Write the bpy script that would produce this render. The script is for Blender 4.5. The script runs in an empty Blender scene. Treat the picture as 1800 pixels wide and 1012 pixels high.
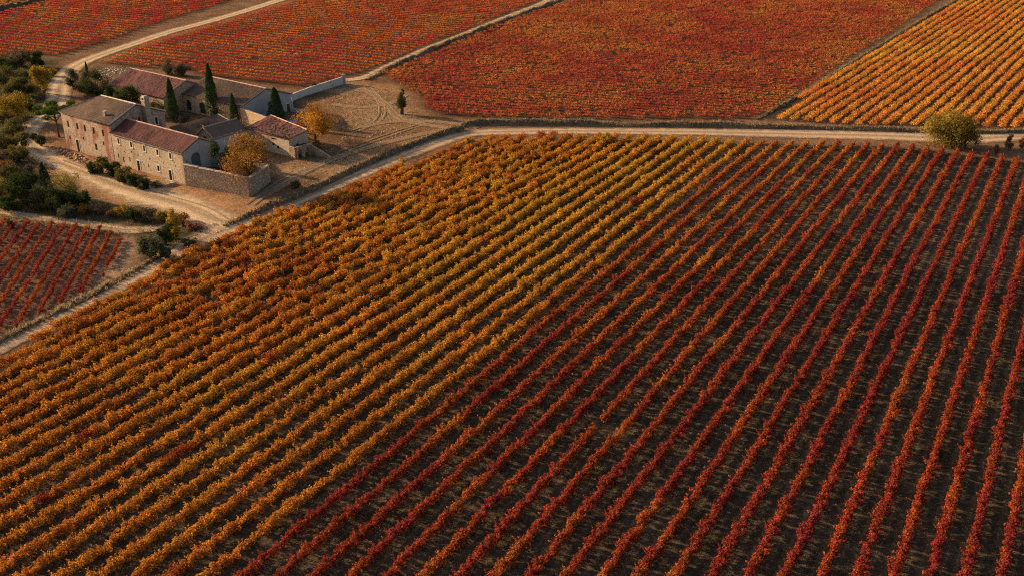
import bpy, math, random
import numpy as np
from mathutils import Vector

random.seed(7)
RNG = np.random.default_rng(11)
S = bpy.context.scene
COL = S.collection

# ------------------------------------------------------------------ camera, sky, sun, exposure
CAM_H, FPX, PITCH = 70.0, 1800.0, math.atan(826.0 / 1800.0)
cd = bpy.data.cameras.new('camera')
cam = bpy.data.objects.new('camera', cd)
COL.objects.link(cam)
cam.location = (0, 0, CAM_H)
cam.rotation_euler = (math.radians(90) - PITCH, 0, 0)
cd.sensor_width = 36.0
cd.lens = 36.0
cd.clip_start = 1.0
cd.clip_end = 20000.0
S.camera = cam

SUN_EL, SUN_AZ = math.radians(17.0), math.radians(-66.0)      # azimuth clockwise from +Y
w = bpy.data.worlds.new('World')
S.world = w
w.use_nodes = True
nt = w.node_tree
nt.nodes.clear()
sky = nt.nodes.new('ShaderNodeTexSky')
sky.sky_type = 'NISHITA'
sky.sun_disc = False
sky.sun_elevation = SUN_EL
sky.sun_rotation = SUN_AZ
sky.dust_density = 4.0
bg = nt.nodes.new('ShaderNodeBackground')
bg.inputs['Strength'].default_value = 0.085
wo = nt.nodes.new('ShaderNodeOutputWorld')
nt.links.new(sky.outputs[0], bg.inputs[0])
nt.links.new(bg.outputs[0], wo.inputs[0])

sl = bpy.data.lights.new('sun', 'SUN')
sl.energy = 4.8
sl.angle = math.radians(0.6)
sl.color = (1.0, 0.70, 0.40)
sun = bpy.data.objects.new('sun', sl)
COL.objects.link(sun)
sd = Vector((math.sin(SUN_AZ) * math.cos(SUN_EL), math.cos(SUN_AZ) * math.cos(SUN_EL), math.sin(SUN_EL)))
sun.rotation_euler = sd.to_track_quat('Z', 'Y').to_euler()
sun.location = (-80, 120, 120)

S.view_settings.view_transform = 'Standard'
S.view_settings.look = 'None'
S.view_settings.gamma = 1.0
S.view_settings.exposure = 1.18
S.view_settings.use_curve_mapping = False
S.cycles.use_denoising = False
S.cycles.filter_width = 1.2
S.cycles.max_bounces = 6
S.cycles.diffuse_bounces = 3
S.cycles.transmission_bounces = 4
S.cycles.transparent_max_bounces = 8

# ------------------------------------------------------------------ survey helpers: where a sight line meets the ground
CP, SP = math.cos(PITCH), math.sin(PITCH)


def G(x, y, z=0.0):
    dx, dy, dz = (x - 900.0), FPX * CP - (y - 506.0) * SP, -FPX * SP - (y - 506.0) * CP
    t = (z - CAM_H) / dz
    return np.array([dx * t, dy * t])


def GP(pts, z=0.0):
    return np.array([G(x, y, z) for x, y in pts])


def project(P):
    P = np.asarray(P, float)
    q = P - np.array([0, 0, CAM_H])
    zc = q[:, 1] * CP - q[:, 2] * SP
    return 900 + FPX * q[:, 0] / zc, 506 - FPX * (q[:, 1] * SP + q[:, 2] * CP) / zc


def mpp(y):                                    # metres on the ground for one unit of sight at that depth
    return CAM_H / (CP * (y + 320.0))


# value noise in numpy -------------------------------------------------
_T = np.random.default_rng(5).random((256, 256))


def vnoise(x, y, s=1.0, seed=0):
    x = np.asarray(x, float) / s + seed * 17.37
    y = np.asarray(y, float) / s + seed * 9.71
    xi, yi = np.floor(x).astype(int), np.floor(y).astype(int)
    fx, fy = x - xi, y - yi
    fx, fy = fx * fx * (3 - 2 * fx), fy * fy * (3 - 2 * fy)
    a = _T[xi & 255, yi & 255]; b = _T[(xi + 1) & 255, yi & 255]
    c = _T[xi & 255, (yi + 1) & 255]; d = _T[(xi + 1) & 255, (yi + 1) & 255]
    return (a * (1 - fx) + b * fx) * (1 - fy) + (c * (1 - fx) + d * fx) * fy


def ground_z(x, y):
    return 0.28 * (vnoise(x, y, 26, 1) - .5) + 0.10 * (vnoise(x, y, 7, 2) - .5)


def inside(poly, x, y):
    r = np.zeros(np.shape(x), bool)
    n = len(poly)
    for i in range(n):
        x0, y0 = poly[i]; x1, y1 = poly[(i + 1) % n]
        if y0 == y1:
            continue
        c = (y0 > y) != (y1 > y)
        r ^= c & (x < (x1 - x0) * (y - y0) / (y1 - y0) + x0)
    return r


# ------------------------------------------------------------------ object helpers
def tag(o, label=None, cat=None, group=None, kind=None):
    if label: o['label'] = label
    if cat: o['category'] = cat
    if group: o['group'] = group
    if kind: o['kind'] = kind
    return o


def empty(name, loc=(0, 0, 0), rz=0.0, parent=None):
    o = bpy.data.objects.new(name, None)
    o.empty_display_size = 0.3
    o.location = loc
    o.rotation_euler = (0, 0, rz)
    o.parent = parent
    COL.objects.link(o)
    return o


def mesh_np(name, V, F, mats, col=None, var=None, midx=None, smooth=False):
    """V (n,3), F (m,4) or (m,3) int array -> mesh datablock"""
    me = bpy.data.meshes.new(name)
    V = np.asarray(V, np.float32); F = np.asarray(F, np.int32)
    k = F.shape[1]
    me.vertices.add(len(V)); me.vertices.foreach_set('co', V.ravel())
    me.loops.add(F.size); me.loops.foreach_set('vertex_index', F.ravel())
    me.polygons.add(len(F))
    me.polygons.foreach_set('loop_start', np.arange(0, F.size, k, dtype=np.int32))
    me.polygons.foreach_set('loop_total', np.full(len(F), k, np.int32))
    for m in (mats if isinstance(mats, (list, tuple)) else [mats]):
        me.materials.append(m)
    if midx is not None:
        me.polygons.foreach_set('material_index', np.asarray(midx, np.int32))
    if smooth:
        me.polygons.foreach_set('use_smooth', np.ones(len(F), bool))
    me.update(calc_edges=True)
    if col is not None:
        at = me.attributes.new('col', 'FLOAT_COLOR', 'POINT')
        c = np.ones((len(V), 4), np.float32); c[:, :3] = col
        at.data.foreach_set('color', c.ravel())
    if var is not None:
        at = me.attributes.new('var', 'FLOAT', 'POINT')
        at.data.foreach_set('value', np.asarray(var, np.float32))
    return me


def obj(name, me, parent=None, loc=None):
    o = bpy.data.objects.new(name, me)
    COL.objects.link(o)
    if parent is not None: o.parent = parent
    if loc is not None: o.location = loc
    return o


class MB:
    """collects polygons for one mesh"""
    def __init__(s): s.v, s.f, s.m = [], [], []

    def poly(s, pts, m=0):
        n = len(s.v); s.v += [tuple(map(float, p)) for p in pts]; s.f.append(tuple(range(n, n + len(pts)))); s.m.append(m)

    def hexa(s, p, m=0):                      # 8 points: bottom ring, top ring
        n = len(s.v); s.v += [tuple(map(float, q)) for q in p]
        for f in ((3, 2, 1, 0), (4, 5, 6, 7), (0, 1, 5, 4), (1, 2, 6, 5), (2, 3, 7, 6), (3, 0, 4, 7)):
            s.f.append(tuple(n + i for i in f)); s.m.append(m)

    def box(s, x0, x1, y0, y1, z0, z1, m=0):
        s.hexa([(x0, y0, z0), (x1, y0, z0), (x1, y1, z0), (x0, y1, z0), (x0, y0, z1), (x1, y0, z1), (x1, y1, z1), (x0, y1, z1)], m)

    def tube(s, pts, rad, n=7, m=0):
        base = len(s.v)
        for i, p in enumerate(pts):
            p = np.array(p, float)
            a = np.array(pts[max(i - 1, 0)], float); b = np.array(pts[min(i + 1, len(pts) - 1)], float)
            t = b - a; t /= np.linalg.norm(t) + 1e-9
            h = np.array([1., 0, 0]) if abs(t[0]) < .8 else np.array([0, 1., 0])
            e1 = np.cross(t, h); e1 /= np.linalg.norm(e1); e2 = np.cross(t, e1)
            for j in range(n):
                an = 2 * math.pi * j / n
                s.v.append(tuple(p + rad[i] * (math.cos(an) * e1 + math.sin(an) * e2)))
        for i in range(len(pts) - 1):
            for j in range(n):
                a = base + i * n + j; b = base + i * n + (j + 1) % n
                s.f.append((a, b, b + n, a + n)); s.m.append(m)
        s.f.append(tuple(base + (len(pts) - 1) * n + j for j in range(n))); s.m.append(m)

    def build(s, name, mats, parent=None, loc=None, smooth=False):
        me = bpy.data.meshes.new(name)
        me.from_pydata(s.v, [], s.f)
        for m in (mats if isinstance(mats, (list, tuple)) else [mats]): me.materials.append(m)
        if any(s.m): me.polygons.foreach_set('material_index', s.m)
        if smooth: me.polygons.foreach_set('use_smooth', [True] * len(s.f))
        me.update()
        return obj(name, me, parent, loc)


ONES = ['', 'first', 'second', 'third', 'fourth', 'fifth', 'sixth', 'seventh', 'eighth', 'ninth', 'tenth', 'eleventh', 'twelfth', 'thirteenth', 'fourteenth', 'fifteenth', 'sixteenth', 'seventeenth', 'eighteenth', 'nineteenth']
TENS = ['', '', 'twenty', 'thirty', 'forty', 'fifty', 'sixty', 'seventy']
TENTH = ['', '', 'twentieth', 'thirtieth', 'fortieth', 'fiftieth', 'sixtieth', 'seventieth']


def ordinal(n):
    if n < 20: return ONES[n]
    return TENTH[n // 10] if n % 10 == 0 else TENS[n // 10] + '-' + ONES[n % 10]


# ------------------------------------------------------------------ materials
def new_mat(name):
    m = bpy.data.materials.new(name); m.use_nodes = True
    t = m.node_tree; t.nodes.clear()
    out = t.nodes.new('ShaderNodeOutputMaterial')
    return m, t, out


def N(t, typ, **kw):
    n = t.nodes.new(typ)
    for k, v in kw.items():
        if k.startswith('i_'): n.inputs[k[2:].replace('_', ' ')].default_value = v
        else: setattr(n, k, v)
    return n


def ramp(t, src, stops):
    r = t.nodes.new('ShaderNodeValToRGB')
    e = r.color_ramp.elements
    while len(e) < len(stops): e.new(0.5)
    for k, (p, c) in enumerate(stops):
        e[k].position = p; e[k].color = (c, c, c, 1) if not hasattr(c, '__len__') else (*c, 1)
    t.links.new(src, r.inputs[0])
    return r


def mixc(t, fac, a, b, mode='MIX'):
    m = t.nodes.new('ShaderNodeMix'); m.data_type = 'RGBA'; m.blend_type = mode
    for s, v in ((m.inputs[0], fac), (m.inputs[6], a), (m.inputs[7], b)):
        if hasattr(v, 'is_linked'): t.links.new(v, s)
        elif hasattr(v, '__len__'): s.default_value = (*v, 1)
        else: s.default_value = v
    return m.outputs[2]


def noise(t, vec, scale, detail=4, rough=.6, dim='3D'):
    n = t.nodes.new('ShaderNodeTexNoise')
    n.inputs['Scale'].default_value = scale; n.inputs['Detail'].default_value = detail; n.inputs['Roughness'].default_value = rough
    t.links.new(vec, n.inputs['Vector'])
    return n


def leafy(name, obj_color=False, transl=.38):
    m, t, out = new_mat(name)
    if obj_color:
        oi = N(t, 'ShaderNodeObjectInfo')
        at = N(t, 'ShaderNodeAttribute', attribute_name='var')
        h = N(t, 'ShaderNodeHueSaturation')
        mp = N(t, 'ShaderNodeMapRange'); mp.inputs[3].default_value = .474; mp.inputs[4].default_value = .528
        t.links.new(at.outputs['Fac'], mp.inputs[0]); t.links.new(mp.outputs[0], h.inputs['Hue'])
        ml = N(t, 'ShaderNodeMath', operation='MULTIPLY'); ml.inputs[1].default_value = 7.31
        fr = N(t, 'ShaderNodeMath', operation='FRACT')
        t.links.new(at.outputs['Fac'], ml.inputs[0]); t.links.new(ml.outputs[0], fr.inputs[0])
        mv = N(t, 'ShaderNodeMapRange'); mv.inputs[3].default_value = .42; mv.inputs[4].default_value = 1.6
        t.links.new(fr.outputs[0], mv.inputs[0]); t.links.new(mv.outputs[0], h.inputs['Value'])
        t.links.new(oi.outputs['Color'], h.inputs['Color'])
        m3 = N(t, 'ShaderNodeMath', operation='MULTIPLY'); m3.inputs[1].default_value = 23.7
        f3 = N(t, 'ShaderNodeMath', operation='FRACT'); t.links.new(at.outputs['Fac'], m3.inputs[0]); t.links.new(m3.outputs[0], f3.inputs[0])
        dry = ramp(t, f3.outputs[0], [(.0, .6), (.06, .6), (.08, 0.), (.94, 0.), (.96, .35), (1., .35)])
        c = mixc(t, dry.outputs[0], h.outputs[0], (.17, .105, .045))
    else:
        c = N(t, 'ShaderNodeAttribute', attribute_name='col').outputs['Color']
    d = N(t, 'ShaderNodeBsdfDiffuse'); tr = N(t, 'ShaderNodeBsdfTranslucent'); mx = N(t, 'ShaderNodeMixShader')
    mx.inputs[0].default_value = transl
    t.links.new(c, d.inputs[0]); t.links.new(c, tr.inputs[0])
    t.links.new(d.outputs[0], mx.inputs[1]); t.links.new(tr.outputs[0], mx.inputs[2])
    t.links.new(mx.outputs[0], out.inputs[0])
    return m


def rough_mat(name, c0, c1, scale=2.0, bump=.4, coords='Object', rough=.9, extra=None, bscale=None, bdist=.05):
    m, t, out = new_mat(name)
    tc = N(t, 'ShaderNodeTexCoord')
    vec = tc.outputs[coords]
    n1 = noise(t, vec, scale, 6, .65)
    r = ramp(t, n1.outputs[0], [(.3, 0.), (.7, 1.)])
    c = mixc(t, r.outputs[0], c0, c1)
    if extra: c = extra(t, vec, c)
    p = N(t, 'ShaderNodeBsdfPrincipled'); p.inputs['Roughness'].default_value = rough
    p.inputs['Specular IOR Level'].default_value = .15
    t.links.new(c, p.inputs['Base Color'])
    n2 = noise(t, vec, bscale or scale * 5, 4, .7)
    b = N(t, 'ShaderNodeBump'); b.inputs['Strength'].default_value = bump; b.inputs['Distance'].default_value = bdist
    t.links.new(n2.outputs[0], b.inputs['Height']); t.links.new(b.outputs[0], p.inputs['Normal'])
    t.links.new(p.outputs[0], out.inputs[0])
    return m


def stone_extra(sc, mortar, dark):
    def f(t, vec, c):
        v = N(t, 'ShaderNodeTexVoronoi'); v.inputs['Scale'].default_value = sc
        mp = N(t, 'ShaderNodeMapping'); mp.inputs['Scale'].default_value = (1, 1, 1.7)
        t.links.new(vec, mp.inputs[0]); t.links.new(mp.outputs[0], v.inputs['Vector'])
        bw = N(t, 'ShaderNodeRGBToBW'); t.links.new(v.outputs['Color'], bw.inputs[0])
        r0 = ramp(t, bw.outputs[0], [(.15, dark), (.85, (1.25, 1.22, 1.18))])
        c = mixc(t, 1.0, c, r0.outputs[0], 'MULTIPLY')
        r1 = ramp(t, v.outputs['Distance'], [(.42, 0.), (.6, 1.)])
        return mixc(t, r1.outputs[0], c, mortar)
    return f


def stain_extra(col, sc, lo, hi, also=None):
    def f(t, vec, c):
        if also: c = also(t, vec, c)
        mp = N(t, 'ShaderNodeMapping'); mp.inputs['Scale'].default_value = (1, 1, .45); mp.inputs['Location'].default_value = (3.1, 0, .4)
        t.links.new(vec, mp.inputs[0])
        n = noise(t, mp.outputs[0], sc, 5, .62)
        r = ramp(t, n.outputs[0], [(lo, 0.), (hi, 1.)])
        return mixc(t, r.outputs[0], c, col)
    return f


M = {}
M['leaf'] = leafy('foliage_leaf')
M['vine'] = leafy('vine_leaf', True)
M['cypress'] = leafy('cypress_needles', False, .12)
M['bark'] = rough_mat('bark', (.055, .04, .03), (.12, .09, .065), 6, .6)
M['plaster'] = rough_mat('old_plaster', (.38, .26, .18), (.255, .17, .12), .6, .5,
                         extra=stain_extra((.24, .085, .06), .42, .49, .60, stone_extra(2.4, (.40, .31, .22), (.62, .58, .55))))
M['stone'] = rough_mat('limestone_wall', (.50, .375, .255), (.34, .25, .165), .9, .7, extra=stain_extra((.27, .185, .115), .30, .50, .68, stone_extra(2.6, (.43, .345, .25), (.5, .47, .45))))
M['rubble'] = rough_mat('rubble_wall', (.60, .44, .31), (.40, .27, .175), .5, .9, extra=stone_extra(3.4, (.20, .14, .09), (.5, .46, .43)))
M['render'] = rough_mat('pale_render', (.55, .48, .41), (.42, .36, .30), .5, .4)
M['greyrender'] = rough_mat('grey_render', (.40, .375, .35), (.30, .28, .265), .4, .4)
M['ochre'] = rough_mat('ochre_wall', (.42, .29, .17), (.28, .19, .11), .7, .6, extra=stone_extra(2.2, (.40, .29, .18), (.62, .58, .55)))
M['roof_brown'] = rough_mat('old_roof_tile', (.070, .041, .028), (.135, .083, .055), 1.1, .6, bscale=9)
M['roof_red'] = rough_mat('red_roof_tile', (.140, .042, .035), (.075, .034, .030), .8, .6, bscale=9,
                          extra=lambda t, v, c: mixc(t, ramp(t, noise(t, v, 1.7, 5, .7).outputs[0], [(.60, 0.), (.72, .5)]).outputs[0], c, (.27, .17, .125)))
M['roof_mix'] = rough_mat('mixed_roof_tile', (.20, .060, .046), (.115, .055, .044), .6, .6, bscale=9,
                          extra=lambda t, v, c: mixc(t, ramp(t, noise(t, v, 1.5, 6, .75).outputs[0], [(.55, 0.), (.68, .55)]).outputs[0], c, (.25, .175, .13)))
M['roof_tan'] = rough_mat('tan_roof_tile', (.20, .125, .08), (.13, .082, .055), 1.1, .6, bscale=9)
M['shutter'] = rough_mat('faded_shutter', (.17, .135, .11), (.11, .09, .075), 3, .3)
M['ridge'] = rough_mat('ridge_tile', (.52, .34, .25), (.36, .22, .16), 2.5, .4)
M['dark'] = rough_mat('dark_opening', (.025, .022, .02), (.04, .035, .03), 2, .1)
M['door'] = rough_mat('weathered_door', (.11, .085, .07), (.07, .055, .05), 3, .4)
M['bluedoor'] = rough_mat('grey_blue_door', (.13, .135, .15), (.09, .095, .105), 3, .4)
M['trim'] = rough_mat('stone_trim', (.68, .57, .44), (.54, .44, .33), 3, .3)
M['metal'] = rough_mat('rain_pipe', (.22, .19, .17), (.15, .13, .12), 4, .2, rough=.6)
M['post'] = rough_mat('grey_post', (.30, .24, .18), (.20, .16, .12), 6, .3)
M['tarp'] = rough_mat('blue_tarp', (.10, .16, .34), (.16, .22, .40), 1.2, .5, rough=.5)
M['rock'] = rough_mat('rock', (.40, .24, .15), (.24, .14, .09), 1.6, .8, coords='Generated')
M['palerock'] = rough_mat('pale_rock', (.50, .41, .31), (.34, .27, .20), 1.6, .8, coords='Generated')

# ground: real soil colours in an attribute, broken up by noise
m, t, out = new_mat('soil')
geo = N(t, 'ShaderNodeNewGeometry')
at = N(t, 'ShaderNodeAttribute', attribute_name='col')
na = noise(t, geo.outputs['Position'], .16, 6, .62)
nb = noise(t, geo.outputs['Position'], 1.3, 6, .7)
nc = noise(t, geo.outputs['Position'], 7.0, 3, .7)
c = mixc(t, 1.0, at.outputs['Color'], ramp(t, na.outputs[0], [(.28, .62), (.72, 1.35)]).outputs[0], 'MULTIPLY')
c = mixc(t, 1.0, c, ramp(t, nb.outputs[0], [(.28, .5), (.72, 1.45)]).outputs[0], 'MULTIPLY')
c = mixc(t, 1.0, c, ramp(t, nc.outputs[0], [(.3, .8), (.7, 1.18)]).outputs[0], 'MULTIPLY')
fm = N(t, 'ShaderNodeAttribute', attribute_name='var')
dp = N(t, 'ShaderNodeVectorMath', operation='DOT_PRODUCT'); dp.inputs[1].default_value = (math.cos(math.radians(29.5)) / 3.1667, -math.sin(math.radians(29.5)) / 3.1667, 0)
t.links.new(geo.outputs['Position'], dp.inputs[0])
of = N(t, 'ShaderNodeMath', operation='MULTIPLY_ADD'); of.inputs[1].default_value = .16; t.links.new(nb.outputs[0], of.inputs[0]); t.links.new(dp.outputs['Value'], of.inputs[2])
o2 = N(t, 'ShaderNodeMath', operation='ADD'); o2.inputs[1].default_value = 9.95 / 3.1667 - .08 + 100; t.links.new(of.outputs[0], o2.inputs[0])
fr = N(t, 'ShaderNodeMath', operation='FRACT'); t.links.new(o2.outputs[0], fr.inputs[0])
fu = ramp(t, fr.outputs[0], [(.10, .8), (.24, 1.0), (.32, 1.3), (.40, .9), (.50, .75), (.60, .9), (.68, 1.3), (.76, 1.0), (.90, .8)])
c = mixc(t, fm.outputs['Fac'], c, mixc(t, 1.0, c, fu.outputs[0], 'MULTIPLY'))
p = N(t, 'ShaderNodeBsdfDiffuse')
ad = N(t, 'ShaderNodeMath', operation='ADD'); t.links.new(nb.outputs[0], ad.inputs[0]); t.links.new(nc.outputs[0], ad.inputs[1])
b = N(t, 'ShaderNodeBump'); b.inputs['Strength'].default_value = .9; b.inputs['Distance'].default_value = .22
t.links.new(ad.outputs[0], b.inputs['Height']); t.links.new(b.outputs[0], p.inputs['Normal'])
t.links.new(c, p.inputs[0]); t.links.new(p.outputs[0], out.inputs[0])
M['soil'] = m


def road_mat(name, c0, c1, edge):
    """packed dirt that breaks up into the soil beside it; uv.x runs across, uv.y along in metres"""
    m, t, out = new_mat(name)
    geo = N(t, 'ShaderNodeNewGeometry')
    uv = N(t, 'ShaderNodeUVMap', uv_map='UVMap')
    sx = N(t, 'ShaderNodeSeparateXYZ'); t.links.new(uv.outputs[0], sx.inputs[0])
    n1 = noise(t, geo.outputs['Position'], .5, 6, .65); n2 = noise(t, geo.outputs['Position'], 3.0, 5, .7)
    c = mixc(t, ramp(t, n1.outputs[0], [(.3, 0.), (.7, 1.)]).outputs[0], c0, c1)
    c = mixc(t, 1.0, c, ramp(t, n2.outputs[0], [(.28, .6), (.72, 1.3)]).outputs[0], 'MULTIPLY')
    # wheel ruts: two trodden bands
    ab = N(t, 'ShaderNodeMath', operation='ABSOLUTE'); t.links.new(sx.outputs[0], ab.inputs[0])
    wob = N(t, 'ShaderNodeMath', operation='MULTIPLY_ADD'); t.links.new(n1.outputs[0], wob.inputs[0]); wob.inputs[1].default_value = .35
    t.links.new(ab.outputs[0], wob.inputs[2])
    rr = ramp(t, wob.outputs[0], [(.25, .72), (.42, 1.), (.62, 1.22), (.78, 1.)])
    c = mixc(t, 1.0, c, rr.outputs[0], 'MULTIPLY')
    d = N(t, 'ShaderNodeBsdfDiffuse'); t.links.new(c, d.inputs[0])
    b = N(t, 'ShaderNodeBump'); b.inputs['Strength'].default_value = .8; b.inputs['Distance'].default_value = .12
    t.links.new(n2.outputs[0], b.inputs['Height']); t.links.new(b.outputs[0], d.inputs['Normal'])
    tr = N(t, 'ShaderNodeBsdfTransparent'); mx = N(t, 'ShaderNodeMixShader')
    e = N(t, 'ShaderNodeMath', operation='MULTIPLY_ADD'); t.links.new(n2.outputs[0], e.inputs[0]); e.inputs[1].default_value = .9
    e2 = N(t, 'ShaderNodeMath', operation='MULTIPLY_ADD'); t.links.new(n1.outputs[0], e2.inputs[0]); e2.inputs[1].default_value = .8
    t.links.new(ab.outputs[0], e2.inputs[2]); t.links.new(e2.outputs[0], e.inputs[2])
    fr = ramp(t, e.outputs[0], [(edge, 0.), (min(edge + .28, 1), 1.)])
    # value beyond 1 is clamped by the ramp, so scale first
    sc = N(t, 'ShaderNodeMath', operation='MULTIPLY'); sc.inputs[1].default_value = .5
    t.links.new(e.outputs[0], sc.inputs[0]); t.links.new(sc.outputs[0], fr.inputs[0])
    t.links.new(fr.outputs[0], mx.inputs[0]); t.links.new(d.outputs[0], mx.inputs[1]); t.links.new(tr.outputs[0], mx.inputs[2])
    t.links.new(mx.outputs[0], out.inputs[0])
    return m


M['road'] = road_mat('packed_dirt', (.46, .32, .20), (.32, .215, .13), .70)
M['roadpale'] = road_mat('pale_gravel', (.52, .375, .23), (.37, .255, .155), .72)
M['rut'] = road_mat('wheel_rut_dirt', (.37, .25, .15), (.28, .185, .11), .54)
M['faint'] = road_mat('trodden_dirt', (.34, .215, .125), (.26, .165, .095), .56)

# ------------------------------------------------------------------ fields (ground polygons)
P_B = GP([(-90, 124), (0, 106), (28, 92), (100, 100), (128, 92), (180, 78), (250, 52), (310, 33), (420, -2), (480, -22), (120, -22), (85, 3), (0, 26), (-90, 48)])
P_C = GP([(-90, 34), (0, 13), (60, -3), (75, -22), (-90, -22)])
P_A = GP([(182, 112), (228, 90), (292, 70), (398, 40), (530, 0), (600, -22), (1010, -22), (950, 2), (860, 38), (750, 82), (640, 128), (606, 137), (545, 153), (500, 154), (440, 146), (380, 136), (330, 127), (290, 121), (240, 119)])
P_M = GP([(672, 131), (720, 112), (780, 88), (880, 45), (1015, -2), (1060, -22), (1690, -22), (1650, 0), (1560, 60), (1490, 103), (1400, 163), (1340, 203), (1300, 211), (1100, 211), (900, 209), (780, 205), (748, 193), (740, 172), (705, 150)])
P_R = GP([(1350, 209), (1460, 142), (1540, 92), (1690, 2), (1730, -22), (1930, -22), (1930, 226), (1800, 226), (1650, 224), (1500, 220)])
P_L = GP([(-70, 388), (0, 390), (60, 394), (120, 397), (190, 404), (216, 424), (216, 458), (160, 505), (100, 540), (0, 588), (-70, 620)])
MAIN_AZ = math.radians(29.5)
MD = np.array([math.sin(MAIN_AZ), math.cos(MAIN_AZ)]); MN = np.array([MD[1], -MD[0]])
left_nd = [(-126.4, 30), (-126.4, 76), (-128.4, 92), (-130.2, 108), (-131.3, 127), (-128.7, 165), (-126.6, 181), (-124.3, 200)]
top_px = [(850, 246), (900, 246), (1000, 244), (1200, 247), (1300, 252), (1500, 256), (1620, 263), (1740, 278), (1800, 288), (1920, 304)]
P_main = np.array([MN * n + MD * d for n, d in left_nd] + [G(*q) for q in top_px] + [MN * 14 + MD * 240, MN * 14 + MD * 60, (0, 40)])

# ------------------------------------------------------------------ ground sheet
gx = np.concatenate([[-6000, -2500, -1000, -500, -340], np.arange(-260, 262, 1.3), [340, 500, 1000, 2500, 6000]])
gy = np.concatenate([[-3000, -1000, -300, -60, 20], np.arange(60, 480, 1.3), [520, 600, 800, 1200, 2500, 6000, 9000]])
GX, GY = np.meshgrid(gx, gy)
SOIL = np.array([.165, .096, .056])
gc = np.tile(SOIL, GX.shape + (1,))


def blur(m, k):
    for _ in range(k):
        m = (m + np.roll(m, 1, 0) + np.roll(m, -1, 0) + np.roll(m, 1, 1) + np.roll(m, -1, 1)) / 5
    return m


def paint(poly, col, k=2, wob=1.5):
    jx = GX + wob * 2 * (vnoise(GX, GY, 4, 8) - .5); jy = GY + wob * 2 * (vnoise(GX, GY, 4, 9) - .5)
    m = blur(inside(poly, jx, jy).astype(float), k)[..., None]
    gc[:] = gc * (1 - m) + np.array(col) * m


paint(GP([(-90, 100), (30, 95), (100, 105), (95, 160), (60, 215), (30, 260), (110, 300), (165, 355), (330, 385), (380, 395), (330, 430), (240, 470), (230, 400), (0, 372), (-90, 365)]), (.065, .056, .030), 3, 3)   # scrub
paint(GP([(105, 262), (170, 285), (330, 325), (445, 348), (500, 322), (545, 300), (470, 360), (400, 402), (350, 395), (280, 368), (190, 352), (130, 322), (40, 262), (48, 225), (70, 210)]), (.33, .185, .095), 3, 2)   # yard before the house
paint(GP([(480, 340), (512, 290), (600, 265), (590, 205), (520, 172), (604, 146), (650, 142), (700, 155), (745, 200), (810, 218), (700, 262), (600, 306), (520, 345)]), (.235, .122, .062), 3, 2)
paint(GP([(560, 160), (620, 152), (690, 160), (720, 190), (760, 210), (640, 226), (600, 210), (650, 190)]), (.27, .150, .078), 4, 3)
for k_, (x_, y_, r_) in enumerate([(600, 300, 4), (540, 325, 4), (640, 285, 5), (700, 235, 4), (660, 205, 5), (560, 168, 5), (600, 158, 4), (730, 205, 3), (530, 300, 4), (590, 240, 5)]):
    g_ = G(x_, y_); paint(np.array([g_ + r_ * np.array([1.6 * math.cos(a_), math.sin(a_)]) for a_ in np.linspace(0, 6.0, 9)]), (.15, .082, .045) if k_ % 2 else (.32, .20, .11), 4, 3)
paint(P_main, (.088, .064, .040), 2, .8)
paint(np.array([G(1180, 262), G(1500, 262), G(1800, 300), G(1800, 520), G(1500, 420), G(1150, 440)]), (.15, .105, .066), 8, 6)
for P_ in (P_A, P_B, P_C): paint(P_, (.075, .038, .024), 2, .8)
paint(P_M, (.075, .038, .024), 2, .8)
paint(P_R, (.07, .043, .028), 2, .8)
paint(P_L, (.135, .075, .05), 2, .8)
# bare tilled strip with no vines beside the small red field
paint(GP([(205, 412), (235, 415), (245, 440), (235, 468), (170, 508), (165, 490), (206, 462)]), (.27, .17, .108), 2, 1)
gz = ground_z(GX, GY)
far = (np.abs(GX) > 262) | (GY > 482) | (GY < 58)
gz[far] = -.02
Vg = np.stack([GX, GY, gz], -1).reshape(-1, 3)
ny, nx = GX.shape
ii = np.arange(ny * nx).reshape(ny, nx)
Fg = np.stack([ii[:-1, :-1], ii[:-1, 1:], ii[1:, 1:], ii[1:, :-1]], -1).reshape(-1, 4)
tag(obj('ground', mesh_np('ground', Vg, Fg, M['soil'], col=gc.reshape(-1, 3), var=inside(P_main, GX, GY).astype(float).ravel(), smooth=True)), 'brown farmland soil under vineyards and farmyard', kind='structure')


# ------------------------------------------------------------------ roads and banks
def smooth_line(P, step=1.6):
    P = np.asarray(P, float)
    out_ = []
    Q = np.vstack([2 * P[0] - P[1], P, 2 * P[-1] - P[-2]])
    for i in range(1, len(Q) - 2):
        p0, p1, p2, p3 = Q[i - 1], Q[i], Q[i + 1], Q[i + 2]
        k = max(2, int(np.linalg.norm((p2 - p1)[:2]) / step))
        for s in np.arange(k) / k:
            out_.append(.5 * ((2 * p1) + (-p0 + p2) * s + (2 * p0 - 5 * p1 + 4 * p2 - p3) * s * s + (-p0 + 3 * p1 - 3 * p2 + p3) * s ** 3))
    out_.append(P[-1])
    return np.array(out_)


def side_of(L):
    T = np.gradient(L[:, :2], axis=0); T /= np.linalg.norm(T, axis=1)[:, None] + 1e-9
    return np.stack([T[:, 1], -T[:, 0]], 1)


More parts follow.
